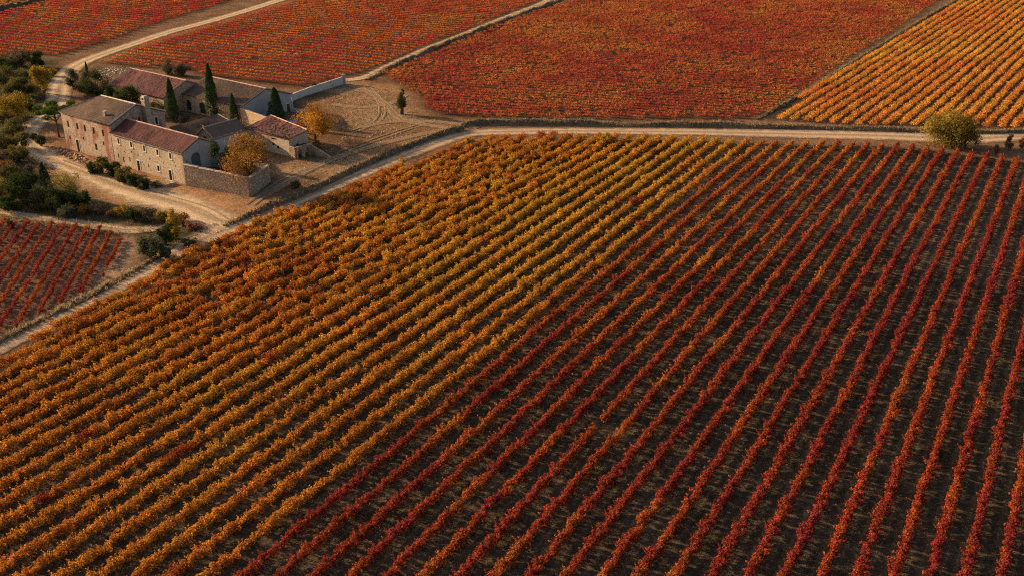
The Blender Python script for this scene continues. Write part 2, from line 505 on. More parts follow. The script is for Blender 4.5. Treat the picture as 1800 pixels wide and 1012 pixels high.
def road(name, label, px, mat, lift, off=0.0):
    """px rows: photo x, photo y, half width"""
    P = np.array([[*G(x, y), hw] for x, y, hw in px])
    L = smooth_line(P); n_ = side_of(L); L[:, :2] += n_ * off
    W_ = np.linspace(-1, 1, 9)
    V, UV = [], []
    along = np.concatenate([[0], np.cumsum(np.linalg.norm(np.diff(L[:, :2], axis=0), axis=1))])
    for k in W_:
        q = L[:, :2] + n_ * (L[:, 2] * k)[:, None]
        V.append(np.column_stack([q, ground_z(q[:, 0], q[:, 1]) + lift - .05 * (abs(abs(k) - .5) < .13)]))
        UV.append(np.column_stack([np.full(len(L), k), along]))
    V = np.array(V); UV = np.array(UV)
    a = np.arange(9 * len(L)).reshape(9, len(L))
    F = np.stack([a[:-1, :-1], a[1:, :-1], a[1:, 1:], a[:-1, 1:]], -1).reshape(-1, 4)
    me = mesh_np(name, V.reshape(-1, 3), F, mat, smooth=True)
    uv = me.uv_layers.new(name='UVMap')
    uv.data.foreach_set('uv', UV.reshape(-1, 2)[F.ravel()].astype(np.float32).ravel())
    tag(obj(name, me), label, kind='structure')


road('dirt_road', 'dirt farm road along the near vineyard', [(-80, 650, 2.6), (0, 607, 2.6), (60, 577, 2.6), (130, 540, 2.6), (200, 504, 2.6), (260, 472, 2.8), (330, 434, 3.4), (400, 402, 4), (470, 375, 3), (540, 346, 2.7), (620, 311, 2.6), (700, 279, 2.6), (770, 252, 2.9), (815, 238, 3.0), (860, 233.5, 3.1), (950, 232, 3.1), (1100, 232, 3), (1300, 234, 3.4), (1500, 238, 4), (1640, 243, 4.6), (1720, 244, 4.2), (1800, 241, 3.4), (1930, 238, 3.2)], M['road'], .10)
road('farm_track', 'pale farm track curving past the farmhouse and up between fields', [(420, 396, 3.5), (372, 385, 4.2), (325, 362, 5), (270, 347, 5.5), (200, 325, 4.2), (150, 306, 3.4), (110, 290, 3), (75, 272, 3), (54, 253, 3), (48, 237, 3), (60, 220, 3), (88, 201, 3), (101, 178, 3.2), (104, 158, 3.4), (112, 138, 3.3), (132, 117, 3.3), (170, 100, 3.0), (235, 78, 2.9), (300, 57, 2.9), (365, 39, 2.9), (430, 20, 2.9), (500, -2, 2.9), (575, -25, 2.9)], M['roadpale'], .125)
road('field_track', 'narrow dirt track beside the small red field', [(-60, 364, 1.6), (0, 372, 1.6), (60, 382, 1.6), (130, 391, 1.6), (180, 399, 1.8), (225, 405, 2), (265, 403, 1.8), (320, 396, 1.2)], M['road'], .11)
road('gravel_track', 'narrow pale track between the far fields', [(596, 143, 2.2), (640, 137, 2), (690, 113, 1.9), (760, 83, 1.9), (860, 43, 1.9), (955, 5, 1.9), (1010, -24, 1.9)], M['roadpale'], .115)
for px in ([(612, 150, 2), (650, 163, 2.4), (678, 185, 2.2), (705, 210, 2.2), (760, 222, 2), (808, 228, 1.8)], [(455, 350, 2), (490, 330, 2.2), (560, 290, 2), (640, 262, 1.8), (740, 237, 2), (800, 226, 2)], [(630, 225, 1.4), (700, 214, 1.6), (780, 216, 1.6), (840, 226, 1.4)], [(585, 185, 1.5), (640, 190, 1.8), (690, 182, 1.6), (712, 168, 1.2)]):
    road('tyre_track', 'faint tyre track worn across the bare yard', px, M['faint'], .095 + .006 * random.random())
    for sgn in (-.85, .85):
        road('wheel_rut', 'narrow pale wheel rut across the bare yard', [(x, y, .42) for x, y, _w in px], M['rut'], .112 + .006 * random.random(), sgn)
for px in ([(440, 360, 1), (470, 338, 1), (500, 318, 1), (545, 298, 1)], [(400, 392, 1), (360, 368, 1), (300, 350, 1), (230, 330, 1), (160, 305, 1), (105, 284, 1)], [(640, 150, 1), (664, 172, 1), (672, 196, 1), (660, 216, 1), (620, 232, 1)], [(600, 268, 1), (660, 246, 1), (720, 226, 1), (770, 212, 1)]):
    for sgn in (-.8, .8):
        road('wheel_rut', 'narrow pale wheel rut across the bare yard', [(x, y, .45) for x, y, _w in px], M['rut'], .135 + .006 * random.random(), sgn)


def leaf_quads(C, Nrm, size, asp=.8, rng=RNG):
    """C (n,3) centres, Nrm (n,3) normals -> verts (4n,3), faces (n,4)"""
    n = len(C)
    Nrm = Nrm / (np.linalg.norm(Nrm, axis=1)[:, None] + 1e-9)
    r = rng.normal(size=(n, 3))
    a = np.cross(Nrm, r); a /= np.linalg.norm(a, axis=1)[:, None] + 1e-9
    b = np.cross(Nrm, a)
    s = (np.asarray(size) * np.ones(n))[:, None] * .5
    a = a * s; b = b * s * asp
    bend = Nrm * s * .25
    V = np.stack([C - a - bend, C - b * 1.1 + bend * .3, C + a - bend, C + b * 1.1 + bend * .3], 1).reshape(-1, 3)
    return V, np.arange(4 * n).reshape(n, 4)


def pal(stops, s):
    """interpolate a list of colours, s in 0..1"""
    st = np.array(stops, float); s = np.clip(s, 0, 1) * (len(st) - 1)
    i = np.minimum(s.astype(int), len(st) - 2); f = (s - i)[:, None]
    return st[i] * (1 - f) + st[i + 1] * f


def jitter_col(c, amt=.35, rng=RNG):
    return c * (1 + amt * (2 * rng.random((len(c), 1)) - 1))


STRAW = [(.10, .075, .04), (.26, .18, .10), (.36, .26, .15), (.17, .14, .06)]
DGRASS = [(.05, .05, .022), (.10, .085, .04), (.20, .15, .08), (.07, .07, .03)]


def grass_mesh(name, pts, h, stops, spread=.22, blades=5, z=None):
    pts = np.asarray(pts); n = len(pts)
    P = np.repeat(pts, blades, 0); h_ = np.repeat(np.broadcast_to(h, n), blades) * (0.5 + RNG.random(n * blades))
    P = P + RNG.normal(size=(n * blades, 2)) * spread
    zb = (ground_z(P[:, 0], P[:, 1]) if z is None else np.repeat(np.broadcast_to(z, n), blades)) - .04
    an = RNG.random(len(P)) * 6.283; wd = .035 + .07 * RNG.random(len(P))
    d = np.stack([np.cos(an), np.sin(an)], 1)
    lean = RNG.normal(size=(len(P), 2)) * (h_ * .5)[:, None]
    b0 = np.column_stack([P - d * wd[:, None], zb]); b1 = np.column_stack([P + d * wd[:, None], zb])
    t1 = np.column_stack([P + lean + d * wd[:, None] * .25, zb + h_]); t0 = np.column_stack([P + lean - d * wd[:, None] * .25, zb + h_ * .95])
    V = np.stack([b0, b1, t1, t0], 1).reshape(-1, 3)
    c = jitter_col(pal(stops, np.repeat(RNG.random(n), blades)), .3)
    return mesh_np(name, V, np.arange(len(V)).reshape(-1, 4), M['leaf'], col=np.repeat(c, 4, 0))


def bank(name, label, px, hgt, wid, tone=(.17, .12, .075), shelf=0.0, tufts=5, stops=STRAW, gh=.35):
    """a raised earth bank along a line; positive side is the right hand when walking along it"""
    L = smooth_line(np.array([[*G(x, y), s] for x, y, s in px]), 1.0); n_ = side_of(L)
    prof = [(-1.25, -.10), (-.8, .35), (-.42, .88), (-.1, 1.0), (.25, .93), (.55, .55), (.85, .15), (1.2, -.10)]
    V = []
    for k, (o, z) in enumerate(prof):
        jit = .28 * (vnoise(L[:, 0] * 1.0 + k * 31, L[:, 1], 1.7, 3) - .5) + .35 * (vnoise(L[:, 0] + k * 5, L[:, 1], 6, 4) - .5)
        q = L[:, :2] + n_ * ((o + jit) * wid * L[:, 2])[:, None]
        hh = hgt * L[:, 2] * z * (.25 + .75 * vnoise(L[:, 0] + 3 * k, L[:, 1], 2.6, 5) + .7 * vnoise(L[:, 0], L[:, 1], 9, 6))
        V.append(np.column_stack([q, ground_z(q[:, 0], q[:, 1]) + hh]))
    V = np.array(V); K = len(prof)
    a = np.arange(K * len(L)).reshape(K, len(L))
    F = np.stack([a[:-1, :-1], a[1:, :-1], a[1:, 1:], a[:-1, 1:]], -1).reshape(-1, 4)
    tag(obj(name, mesh_np(name, V.reshape(-1, 3), F, M['soil'], col=np.tile(tone, (K * len(L), 1)), smooth=True)), label, kind='structure')
    # grass growing on it
    npts = int(len(L) * tufts)
    i = RNG.integers(0, len(L), npts); k = RNG.integers(1, K - 2, npts)
    f = RNG.random(npts)[:, None]
    q = V[k, i] * (1 - f) + V[k + 1, i] * f
    return q


tuft_pts = []
tuft_pts.append(bank('roadside_bank', 'grassy earth bank above the straight dirt road', [(812, 224, .6), (835, 219, 1), (900, 219, 1), (1000, 220, 1), (1150, 222, 1), (1300, 223, .9), (1345, 224, .8), (1450, 227, .8), (1560, 231, .7), (1640, 233, .7), (1740, 235, .7), (1830, 233, .7), (1930, 231, .7)], 1.0, 1.15, tufts=9))
tuft_pts.append(bank('yard_bank', 'dark grassy bank between the yard and the dirt road', [(395, 399, .4), (430, 384, .7), (470, 366, 1), (520, 347, 1.1), (570, 325, .9), (620, 300, .8), (680, 275, .8), (740, 251, .9), (785, 236, 1), (812, 229, .9)], 1.0, 1.35, tufts=10))
tuft_pts.append(bank('track_bank', 'thin dark bank beside the far pale track', [(645, 142, .5), (690, 119, .9), (760, 89, 1), (860, 49, 1.1), (960, 11, 1.2), (1025, -18, 1.2)], 1.0, 1.1, tufts=5))
tuft_pts.append(bank('field_bank', 'low grassy bank below the small red field', [(-60, 634, .8), (0, 600, .8), (60, 570, .8), (110, 545, .9), (160, 519, .9), (205, 494, 1), (250, 468, .8), (285, 450, .6)], .5, 1.0, tufts=10))
tuft_pts.append(bank('boundary_bank', 'dark boundary bank between the red and the golden far field', [(1330, 211, .5), (1400, 172, .8), (1460, 136, .9), (1540, 86, .9), (1690, -4, 1), (1730, -26, 1)], .6, 1.0, (.085, .06, .04), tufts=5))
tuft_pts.append(bank('lane_bank', 'dark bank across the far upper left field corner', [(-90, 43, 1), (0, 21, 1), (85, -3, 1), (120, -20, 1)], 1.8, 1.6, (.11, .085, .05), tufts=5))
tq = np.vstack(tuft_pts)
tag(obj('bank_grass', grass_mesh('bank_grass', tq[:, :2], .5, STRAW, .2, 4, z=tq[:, 2])), 'dry straw grass growing on the earth banks', 'grass', kind='stuff')


def scatter(poly, n):
    lo, hi = poly.min(0), poly.max(0)
    q = lo + (hi - lo) * RNG.random((int(n * 2.2), 2))
    return q[inside(poly, q[:, 0], q[:, 1])][:n]


ys = scatter(GP([(-80, 105), (60, 100), (95, 130), (60, 200), (20, 260), (120, 310), (165, 355), (330, 385), (385, 396), (330, 430), (240, 470), (235, 405), (0, 370), (-80, 362)]), 9000)
tag(obj('scrub_grass', grass_mesh('scrub_grass', ys, .45, DGRASS, .3, 4)), 'dark scrub grass on the rough ground at left', 'grass', kind='stuff')
ys = np.vstack([scatter(GP([(480, 345), (512, 290), (600, 250), (590, 205), (520, 175), (604, 150), (690, 158), (745, 205), (810, 222), (700, 265), (600, 308)]), 5200),
                scatter(GP([(110, 265), (180, 300), (300, 335), (260, 345), (150, 318), (60, 262)]), 900),
                scatter(GP([(0, 378), (120, 388), (230, 408), (205, 415), (120, 402), (0, 392)]), 1500),
                scatter(GP([(130, 120), (240, 90), (300, 118), (230, 125), (200, 150), (150, 130)]), 900)])
tag(obj('yard_grass', grass_mesh('yard_grass', ys, .2, STRAW, .2, 4)), 'sparse dry grass on the bare farmyard', 'grass', kind='stuff')

#@@PART2@@
# ------------------------------------------------------------------ vines
GOLD, ORNG, RUST, RED, CRIM = (.56, .305, .045), (.52, .21, .036), (.45, .135, .028), (.40, .062, .028), (.35, .024, .030)
VINE_PAL = [(.56, .30, .036), (.52, .205, .030), (.40, .110, .024), (.31, .050, .022), (.25, .022, .020)]
FAR_PAL = [(.62, .335, .05), (.60, .25, .045), (.58, .175, .042), (.54, .100, .042), (.42, .042, .036)]


def vine_mesh(k, wide):
    """one trained vine: a gnarled stem and a leafy head lying along x"""
    rng = np.random.default_rng(100 + k + (50 if wide else 0))
    n = 640 if wide else 560
    hl, hw, hh, zc = (.92, .78, .46, .84) if wide else (.96, .50, .40, .80)
    # leaf head made of several shoots' worth of clumps
    nb = 12
    bc = np.stack([np.linspace(-hl * .82, hl * .82, nb) + rng.normal(0, .08, nb), rng.normal(0, hw * .45, nb), zc + rng.uniform(-.46, .30, nb)], 1)
    br = rng.uniform(.26, .44, nb) * (1.1 if wide else .83)
    w_ = rng.integers(0, nb, n)
    d = rng.normal(size=(n, 3)); d /= np.linalg.norm(d, axis=1)[:, None]
    r = rng.uniform(.45, 1.08, n) ** .6
    C = bc[w_] + d * (br[w_] * r)[:, None] * np.array([1.15, 1.0, .85])
    # a few shoots reaching out
    ns = 60
    sdv = rng.normal(size=(6, 3)); sdv[:, 2] = np.abs(sdv[:, 2]) + .4; sdv /= np.linalg.norm(sdv, axis=1)[:, None]
    si = rng.integers(0, 6, ns)
    C2 = bc[si % nb] + sdv[si] * rng.uniform(.25, .72, ns)[:, None] + rng.normal(0, .05, (ns, 3))
    C = np.vstack([C, C2]); d = np.vstack([d, sdv[si]])
    C[:, 2] = np.maximum(C[:, 2], .16)
    nr = d * .7 + np.array([0, 0, .55]) + rng.normal(0, .45, d.shape)
    V, F = leaf_quads(C, nr, rng.uniform(.095, .185, len(C)), .85, rng)
    var = np.repeat(rng.random(len(C)), 4)
    mb = MB()
    for q in (-.35, .4) if not wide else (0,):
        mb.tube([(q, 0, -.1), (q + .05, .04, .25), (q - .02, -.03, .5), (q + .1, .02, .75)], [.055, .045, .05, .03], 5)
    tv = np.array(mb.v); tf = [f for f in mb.f if len(f) == 4]
    Fa = np.vstack([F, np.array(tf) + len(V)])
    return mesh_np('vine', np.vstack([V, tv]), Fa, [M['vine'], M['bark']], var=np.concatenate([var, np.zeros(len(tv))]),
                   midx=np.concatenate([np.zeros(len(F)), np.ones(len(tf))]))


WIDE = [vine_mesh(k, True) for k in range(10)]
SLIM = [vine_mesh(k, False) for k in range(10)]
mbp = MB(); mbp.tube([(0, 0, -.1), (.02, 0, .8), (.0, .02, 1.45)], [.05, .045, .04], 5)
POST = mbp.build('end_post', M['post']); POST_ME = POST.data; bpy.data.objects.remove(POST)


def row_lines(poly, az, spacing, n_phase):
    d = np.array([math.sin(az), math.cos(az)]); n_ = np.array([d[1], -d[0]])
    pn, pd = poly @ n_, poly @ d
    k0, k1 = math.ceil((pn.min() - n_phase) / spacing), math.floor((pn.max() - n_phase) / spacing)
    for k in range(k0, k1 + 1):
        nn = n_phase + k * spacing
        dd = np.arange(pd.min() - 1, pd.max() + 1, .25)
        q = n_ * nn + d[None] * dd[:, None]
        yield nn, d, n_, dd[inside(poly, q[:, 0], q[:, 1])]


def in_view(q, z, mx, top=-40, bot=1110):
    X, Y = project(np.column_stack([q, np.full(len(q), z)]))
    return (X > -mx) & (X < 1800 + mx) & (Y > top) & (Y < bot)


def tone_word(s):
    return 'golden orange' if s < .2 else 'orange' if s < .38 else 'rusty orange' if s < .52 else 'red orange' if s < .66 else 'red' if s < .8 else 'crimson'


def trained_rows(poly, az, spacing, phase, step, tone, shape, name, label_fn, cat, group, posts=None, order=1, rough=None):
    rows = []
    for nn, d, n_, dd in row_lines(poly, az, spacing, phase):
        if len(dd) < 8: continue
        pos = np.arange(dd.min() + RNG.random() * .3, dd.max(), step)
        ok = np.min(np.abs(pos[:, None] - dd[None]), axis=1) < .3
        pos = pos[ok] + RNG.normal(0, .09, ok.sum())
        q = n_ * nn + d[None] * pos[:, None] + n_ * (RNG.normal(0, .07, len(pos)) + .12 * (vnoise(pos, nn, 9, 6) - .5))[:, None]
        v_ = in_view(q, .8, 150)
        if v_.sum() < 3: continue
        rows.append((nn, d, n_, pos[v_], q[v_], dd))
    rows.sort(key=lambda r: r[0] * order)
    for i, (nn, d, n_, pos, q, dd) in enumerate(rows):
        rf = rough(nn, q) if rough else np.zeros(len(q))
        q = q + n_ * (RNG.normal(0, .34, len(q)) * rf)[:, None] + d[None] * (RNG.normal(0, .22, len(q)) * rf)[:, None]
        s = np.clip(tone(nn, pos, q) + .34 * rf * (RNG.random(len(q)) - .45), 0, 1)
        keep = (RNG.random(len(q)) > .05 * rf) & (RNG.random(len(q)) > .012) & (RNG.random(len(q)) > 0) if rough else RNG.random(len(q)) > .012 + .25 * (vnoise(q[:, 0], q[:, 1], 5, 21) > .90)
        o0 = q[0]
        root = empty(name, (o0[0], o0[1], float(ground_z(*o0))), 0)
        tag(root, label_fn(i + 1, tone_word(float(np.mean(s)))), cat, group)
        C = pal(VINE_PAL, s)
        C = C * (0.86 + .28 * vnoise(q[:, 0], q[:, 1], 5, 14))[:, None]
        zz = ground_z(q[:, 0], q[:, 1])
        wide, sc = shape(nn, pos, q)
        ang = math.atan2(d[1], d[0])
        for j in np.nonzero(keep)[0]:
            me = (WIDE if wide[j] else SLIM)[int(RNG.integers(0, 10))]
            o = bpy.data.objects.new('vine', me)
            o.color = (*C[j], 1)
            o.parent = root
            o.location = (q[j, 0] - o0[0], q[j, 1] - o0[1], zz[j] - zz[0])
            o.rotation_euler = (0, 0, ang + (math.pi if RNG.random() < .5 else 0) + RNG.normal(0, .10))
            k = sc[j] * RNG.uniform(.90 - .16 * rf[j], 1.10 + .16 * rf[j])
            o.scale = (sc[j] * RNG.uniform(.95, 1.1), k, k * RNG.uniform(1.0, 1.25))
            COL.objects.link(o)
        if posts:
            e = n_ * nn + d * (dd.max() + .9)
            if posts(e):
                o = bpy.data.objects.new('end_post', POST_ME); o.parent = root
                o.location = (e[0] - o0[0], e[1] - o0[1], float(ground_z(*e)) - zz[0]); o.rotation_euler = (.08, -.06, RNG.random() * 6)
                COL.objects.link(o)
    return rows


def main_tone(nn, pos, q):
    right = nn > -65.5
    a = vnoise(pos, np.full_like(pos, nn * 7.3), 7, 31); b = vnoise(q[:, 0], q[:, 1], 22, 32); c_ = RNG.random(len(q))
    if not right:
        s = .20 + .24 * (a - .5) + .24 * (b - .5) + .10 * (c_ - .5)
        s += .40 * (vnoise(q[:, 0], q[:, 1], 6.5, 33) > .93)
        s += .05 * (q[:, 1] < 120)
        s += .03 - .13 * np.exp(-((nn + 80) / 14) ** 2) * np.clip((q[:, 1] - 100) / 40, 0, 1)
    else:
        row = float(vnoise(nn * 3.1, 7.7, 1.0, 36)) - .5
        s = .80 + .44 * (a - .5) + .20 * (b - .5) + .14 * (c_ - .5) + .16 * row
        s += .10 * np.clip((nn + 58) / 40, 0, 1) - .26 * np.clip((q[:, 1] - 105) / 60, 0, 1) * np.clip((-25 - nn) / 35, 0, 1) - .10 * np.clip((q[:, 1] - 150) / 60, 0, 1)
        s -= .22 * (vnoise(q[:, 0], q[:, 1], 5, 35) > .86)
    return np.clip(s, 0, 1)


def main_shape(nn, pos, q):
    f = np.clip((-60 - nn) / 40, 0, 1)                       # broad old bushes by the road, slim trellised rows at right
    f = f * np.clip((q[:, 1] - 85) / 60, .25, 1)
    wide = (nn < -65.5) & (RNG.random(len(q)) < .55 + .45 * f)
    sc = np.where(wide, .90 + .16 * f, .96)
    return wide, sc


trained_rows(P_main, MAIN_AZ, 57 / 18, -9.95, 1.14, main_tone, main_shape, 'vine_row',
             lambda i, w_: f'{w_} vine row of the near field, {ordinal(i)} from the dirt road', 'vine row', 'vine rows of the large near field',
             posts=lambda e: e[0] > 30, rough=lambda nn, q: np.clip((-82 - nn) / 22, 0, 1) * np.clip((q[:, 1] - 105) / 50, 0, 1))


def left_tone(nn, pos, q):
    a = vnoise(pos, np.full_like(pos, nn * 5.1), 6, 41)
    return np.clip(.74 + .42 * (a - .5) + .25 * (RNG.random(len(q)) - .5) - .30 * np.clip((q[:, 0] + 62) / 12, 0, 1) * (q[:, 1] < 165), 0, 1)


trained_rows(P_L, math.radians(-9.5), 2.35, .6, 1.3, left_tone, lambda nn, pos, q: (np.zeros(len(q), bool), np.full(len(q), .68)), 'vine_row',
             lambda i, w_: f'{w_} vine row of the small left field, {ordinal(i)} from its right end', 'vine row', 'vine rows of the small field',
             posts=lambda e: True, order=-1)


def clump_geometry(q, ang, rad, hgt, s, nleaf, leaf, keepdim=(1.0, 1.0), zc=.58, zh=.5, hv=.2):
    """many vines as leaf clusters: q (n,2) -> verts, faces, colours"""
    n = len(q)
    K = n * nleaf
    d = RNG.normal(size=(K, 3)); d /= np.linalg.norm(d, axis=1)[:, None]
    r = RNG.uniform(.5, 1.05, K)
    loc = d * r[:, None]
    hw = np.repeat(rad * RNG.uniform(.75, 1.2, n), nleaf); hh = np.repeat(hgt * RNG.uniform(1 - hv, 1 + hv, n), nleaf)
    lx = loc[:, 0] * hw * keepdim[0]; ly = loc[:, 1] * hw * keepdim[1]
    ca, sa = math.cos(ang), math.sin(ang)
    X = np.repeat(q[:, 0], nleaf) + lx * ca - ly * sa
    Y = np.repeat(q[:, 1], nleaf) + lx * sa + ly * ca
    Z = np.repeat(ground_z(q[:, 0], q[:, 1]), nleaf) + hh * (zc + zh * loc[:, 2])
    nr = d * .8 + np.array([0, 0, .5]) + RNG.normal(0, .4, d.shape)
    V, F = leaf_quads(np.column_stack([X, Y, np.maximum(Z, .1)]), nr, RNG.uniform(.8, 1.25, K) * leaf, .85)
    c = pal(FAR_PAL, np.clip(np.repeat(s, nleaf) + RNG.normal(0, .06, K), 0, 1)) * (.72 + .5 * RNG.random((K, 1)))
    c *= (.8 + .4 * np.repeat(vnoise(q[:, 0], q[:, 1], 4, 15), nleaf))[:, None]
    return V, F, np.repeat(c, 4, 0)


def far_rows(poly, az, spacing, phase, step, rad, hgt, tone, nleaf, leaf, name, label_fn, group, order, stretch=(1.05, .66), jit=.06, zc=.80, zh=.23, hv=.07):
    rows = []
    for nn, d, n_, dd in row_lines(poly, az, spacing, phase):
        if len(dd) < 20: continue
        pos = np.arange(dd.min() + RNG.random() * .5, dd.max(), step)
        ok = np.min(np.abs(pos[:, None] - dd[None]), axis=1) < .3
        pos = pos[ok]; pos = pos + RNG.normal(0, .16, len(pos))
        q = n_ * nn + d[None] * pos[:, None] + n_ * RNG.normal(0, jit, len(pos))[:, None]
        v_ = in_view(q, .8, 110, -22)
        v_ &= RNG.random(len(q)) > .03
        if v_.sum() < 4: continue
        rows.append((nn, d, q[v_]))
    rows.sort(key=lambda r: r[0] * order)
    for i, (nn, d, q) in enumerate(rows):
        s = tone(q)
        V, F, c = clump_geometry(q, math.atan2(d[1], d[0]), rad, hgt, s, nleaf, leaf, stretch, zc, zh, hv)
        o0 = np.array([q[0, 0], q[0, 1], 0.])
        o = obj(name, mesh_np(name, V - o0, F, M['leaf'], col=c), loc=o0)
        tag(o, label_fn(i + 1, tone_word(float(np.mean(s)))), 'vine row', group)
    return len(rows)


def tone_far(base, amp, seed, fleck=.2):
    def f(q):
        return np.clip(base + amp * (vnoise(q[:, 0], q[:, 1], 16, seed) - .5) + amp * .8 * (vnoise(q[:, 0], q[:, 1], 5, seed + 1) - .5) + fleck * (RNG.random(len(q)) - .5), 0, 1)
    return f


far_rows(P_A, math.radians(-65), 3.6, .4, 1.25, .95, 1.28, tone_far(.64, .42, 51, .16), 34, .27, 'vine_row',
         lambda i, w_: f'{w_} vine row of the field behind the farm, {ordinal(i)} back from the roofs', 'vine rows behind the farm', 1)
far_rows(P_B, math.radians(-65), 3.6, 1.1, 1.25, .95, 1.28, tone_far(.72, .42, 54, .16), 34, .27, 'vine_row',
         lambda i, w_: f'{w_} vine row left of the pale track, {ordinal(i)} back from the scrub', 'vine rows of the far left field', 1)
far_rows(P_C, math.radians(-68), 3.0, .2, 1.5, .86, 1.0, tone_far(.30, .3, 57), 24, .36, 'vine_row',
         lambda i, w_: f'{w_} vine row in the topmost left corner, {ordinal(i)} behind the dark bank', 'vine rows of the far corner', 1)
far_rows(P_R, math.radians(34), 3.0, .9, 1.45, 1.05, 1.25, tone_far(.27, .34, 61, .22), 84, .27, 'vine_row',
         lambda i, w_: f'{w_} vine row of the far right field, {ordinal(i)} from the bank', 'vine rows of the far right field', 1, (1.15, 1.0), .15, .6, .48, .2)

# the broad red field reads as one mass of bush vines
az = math.radians(-74)
d = np.array([math.sin(az), math.cos(az)]); n_ = np.array([d[1], -d[0]])
qs = []
for nn, d, n_, dd in row_lines(P_M, az, 2.8, 0.0):
    if len(dd) < 8: continue
    pos = np.arange(dd.min(), dd.max(), 1.6)
    ok = np.min(np.abs(pos[:, None] - dd[None]), axis=1) < .3
    pos = pos[ok] + RNG.normal(0, .3, ok.sum())
    qs.append(n_ * nn + d[None] * pos[:, None] + n_ * RNG.normal(0, .22, len(pos))[:, None])
q = np.vstack(qs); q = q[in_view(q, .8, 110, -22)]; q = q[RNG.random(len(q)) > .05]
V, F, c_m = clump_geometry(q, math.radians(90 + 74), .95, 1.15, tone_far(.64, .46, 71, .18)(q), 42, .30, (1.1, .85), .74, .30, .14)
tag(obj('bush_vines', mesh_np('bush_vines', V, F, M['leaf'], col=c_m * np.array([.84, .90, .98]))), 'dense mass of rust red bush vines beyond the straight road', 'vines', kind='stuff')
print('bush vines', len(q))

# litter and weeds between the rows of the near field
q = scatter(P_main, 110000); q = q[in_view(q, 0, 60)]
off = ((q @ MN) + 9.95 + 1.583) % 3.1667 - 1.583
q = q[(RNG.random(len(q)) < .25 + .75 * np.exp(-(off / .8) ** 2))]
C3 = np.column_stack([q, ground_z(q[:, 0], q[:, 1]) + .03])
V, F = leaf_quads(C3, np.array([0, 0, 1.]) + RNG.normal(0, .25, C3.shape), RNG.uniform(.10, .2, len(q)), .8)
c = jitter_col(pal([(.30, .17, .07), (.34, .10, .03), (.20, .05, .03), (.16, .10, .06)], RNG.random(len(q))), .4)
tag(obj('fallen_leaves', mesh_np('fallen_leaves', V, F, M['leaf'], col=np.repeat(c, 4, 0))), 'dry fallen vine leaves strewn between the near rows', 'leaves', kind='stuff')
q = scatter(P_main, 80000); q = q[in_view(q, 0, 60)]
q = q[vnoise(q[:, 0], q[:, 1], 5, 44) + .3 * RNG.random(len(q)) > .5]
tag(obj('weed_grass', grass_mesh('weed_grass', q, .16, [(.05, .05, .025), (.10, .085, .045), (.32, .25, .15), (.07, .075, .04), (.20, .15, .08)], .2, 3)), 'short weeds and dry grass between the near vine rows', 'grass', kind='stuff')

#@@PART3@@
# ------------------------------------------------------------------ farm buildings
TH = math.radians(-36.5)
UX, VX = np.array([math.cos(TH), math.sin(TH)]), np.array([-math.sin(TH), math.cos(TH)])
FO = np.array([-68.2, 204.0])


def AB(a, b): return FO + UX * a + VX * b


def wall_mesh(mb, p0, p1, z0, z1, ops=(), depth=.28, m=0):
    """wall skin from p0 to p1 (plan), outside on the right hand side; ops (s0,s1,z0,z1,arch) are real openings with reveals"""
    p0, p1 = np.array(p0, float), np.array(p1, float)
    L = np.linalg.norm(p1 - p0); e = (p1 - p0) / L; nrm = np.array([e[1], -e[0]])
    def P(s, z, d=0.0): q = p0 + e * s - nrm * d; return (q[0], q[1], z)
    S_ = sorted({0.0, L, *[v for o in ops for v in o[:2]]}); Z_ = sorted({z0, z1, *[v for o in ops for v in o[2:4]]})
    for i in range(len(S_) - 1):
        for j in range(len(Z_) - 1):
            sc, zc = (S_[i] + S_[i + 1]) / 2, (Z_[j] + Z_[j + 1]) / 2
            if any(o[0] < sc < o[1] and o[2] < zc < o[3] for o in ops): continue
            mb.poly([P(S_[i], Z_[j]), P(S_[i + 1], Z_[j]), P(S_[i + 1], Z_[j + 1]), P(S_[i], Z_[j + 1])], m)
    for o in ops:
        a, b, c, d_ = o[:4]
        mb.poly([P(a, c), P(a, c, depth), P(a, d_, depth), P(a, d_)], m); mb.poly([P(b, c), P(b, d_), P(b, d_, depth), P(b, c, depth)], m)
        mb.poly([P(a, d_), P(a, d_, depth), P(b, d_, depth), P(b, d_)], m); mb.poly([P(a, c), P(b, c), P(b, c, depth), P(a, c, depth)], m)
        if len(o) > 4 and o[4]:                      # arch: fill the two upper corners
            r = (b - a) / 2; cx = (a + b) / 2; zc = d_ - r; k = 7
            for sg in (-1, 1):
                arc = [(cx + sg * r * math.cos(t_), zc + r * math.sin(t_)) for t_ in np.linspace(0, math.pi / 2, k)]
                pts = [(cx + sg * r, d_ - .0)] + arc
                mb.poly([P(s, z, .004) for s, z in (pts if sg < 0 else pts[::-1])], m)
                for q0, q1 in zip(arc[:-1], arc[1:]): mb.poly([P(*q0), P(*q1), P(*q1, depth), P(*q0, depth)], m)
    return e, nrm, P


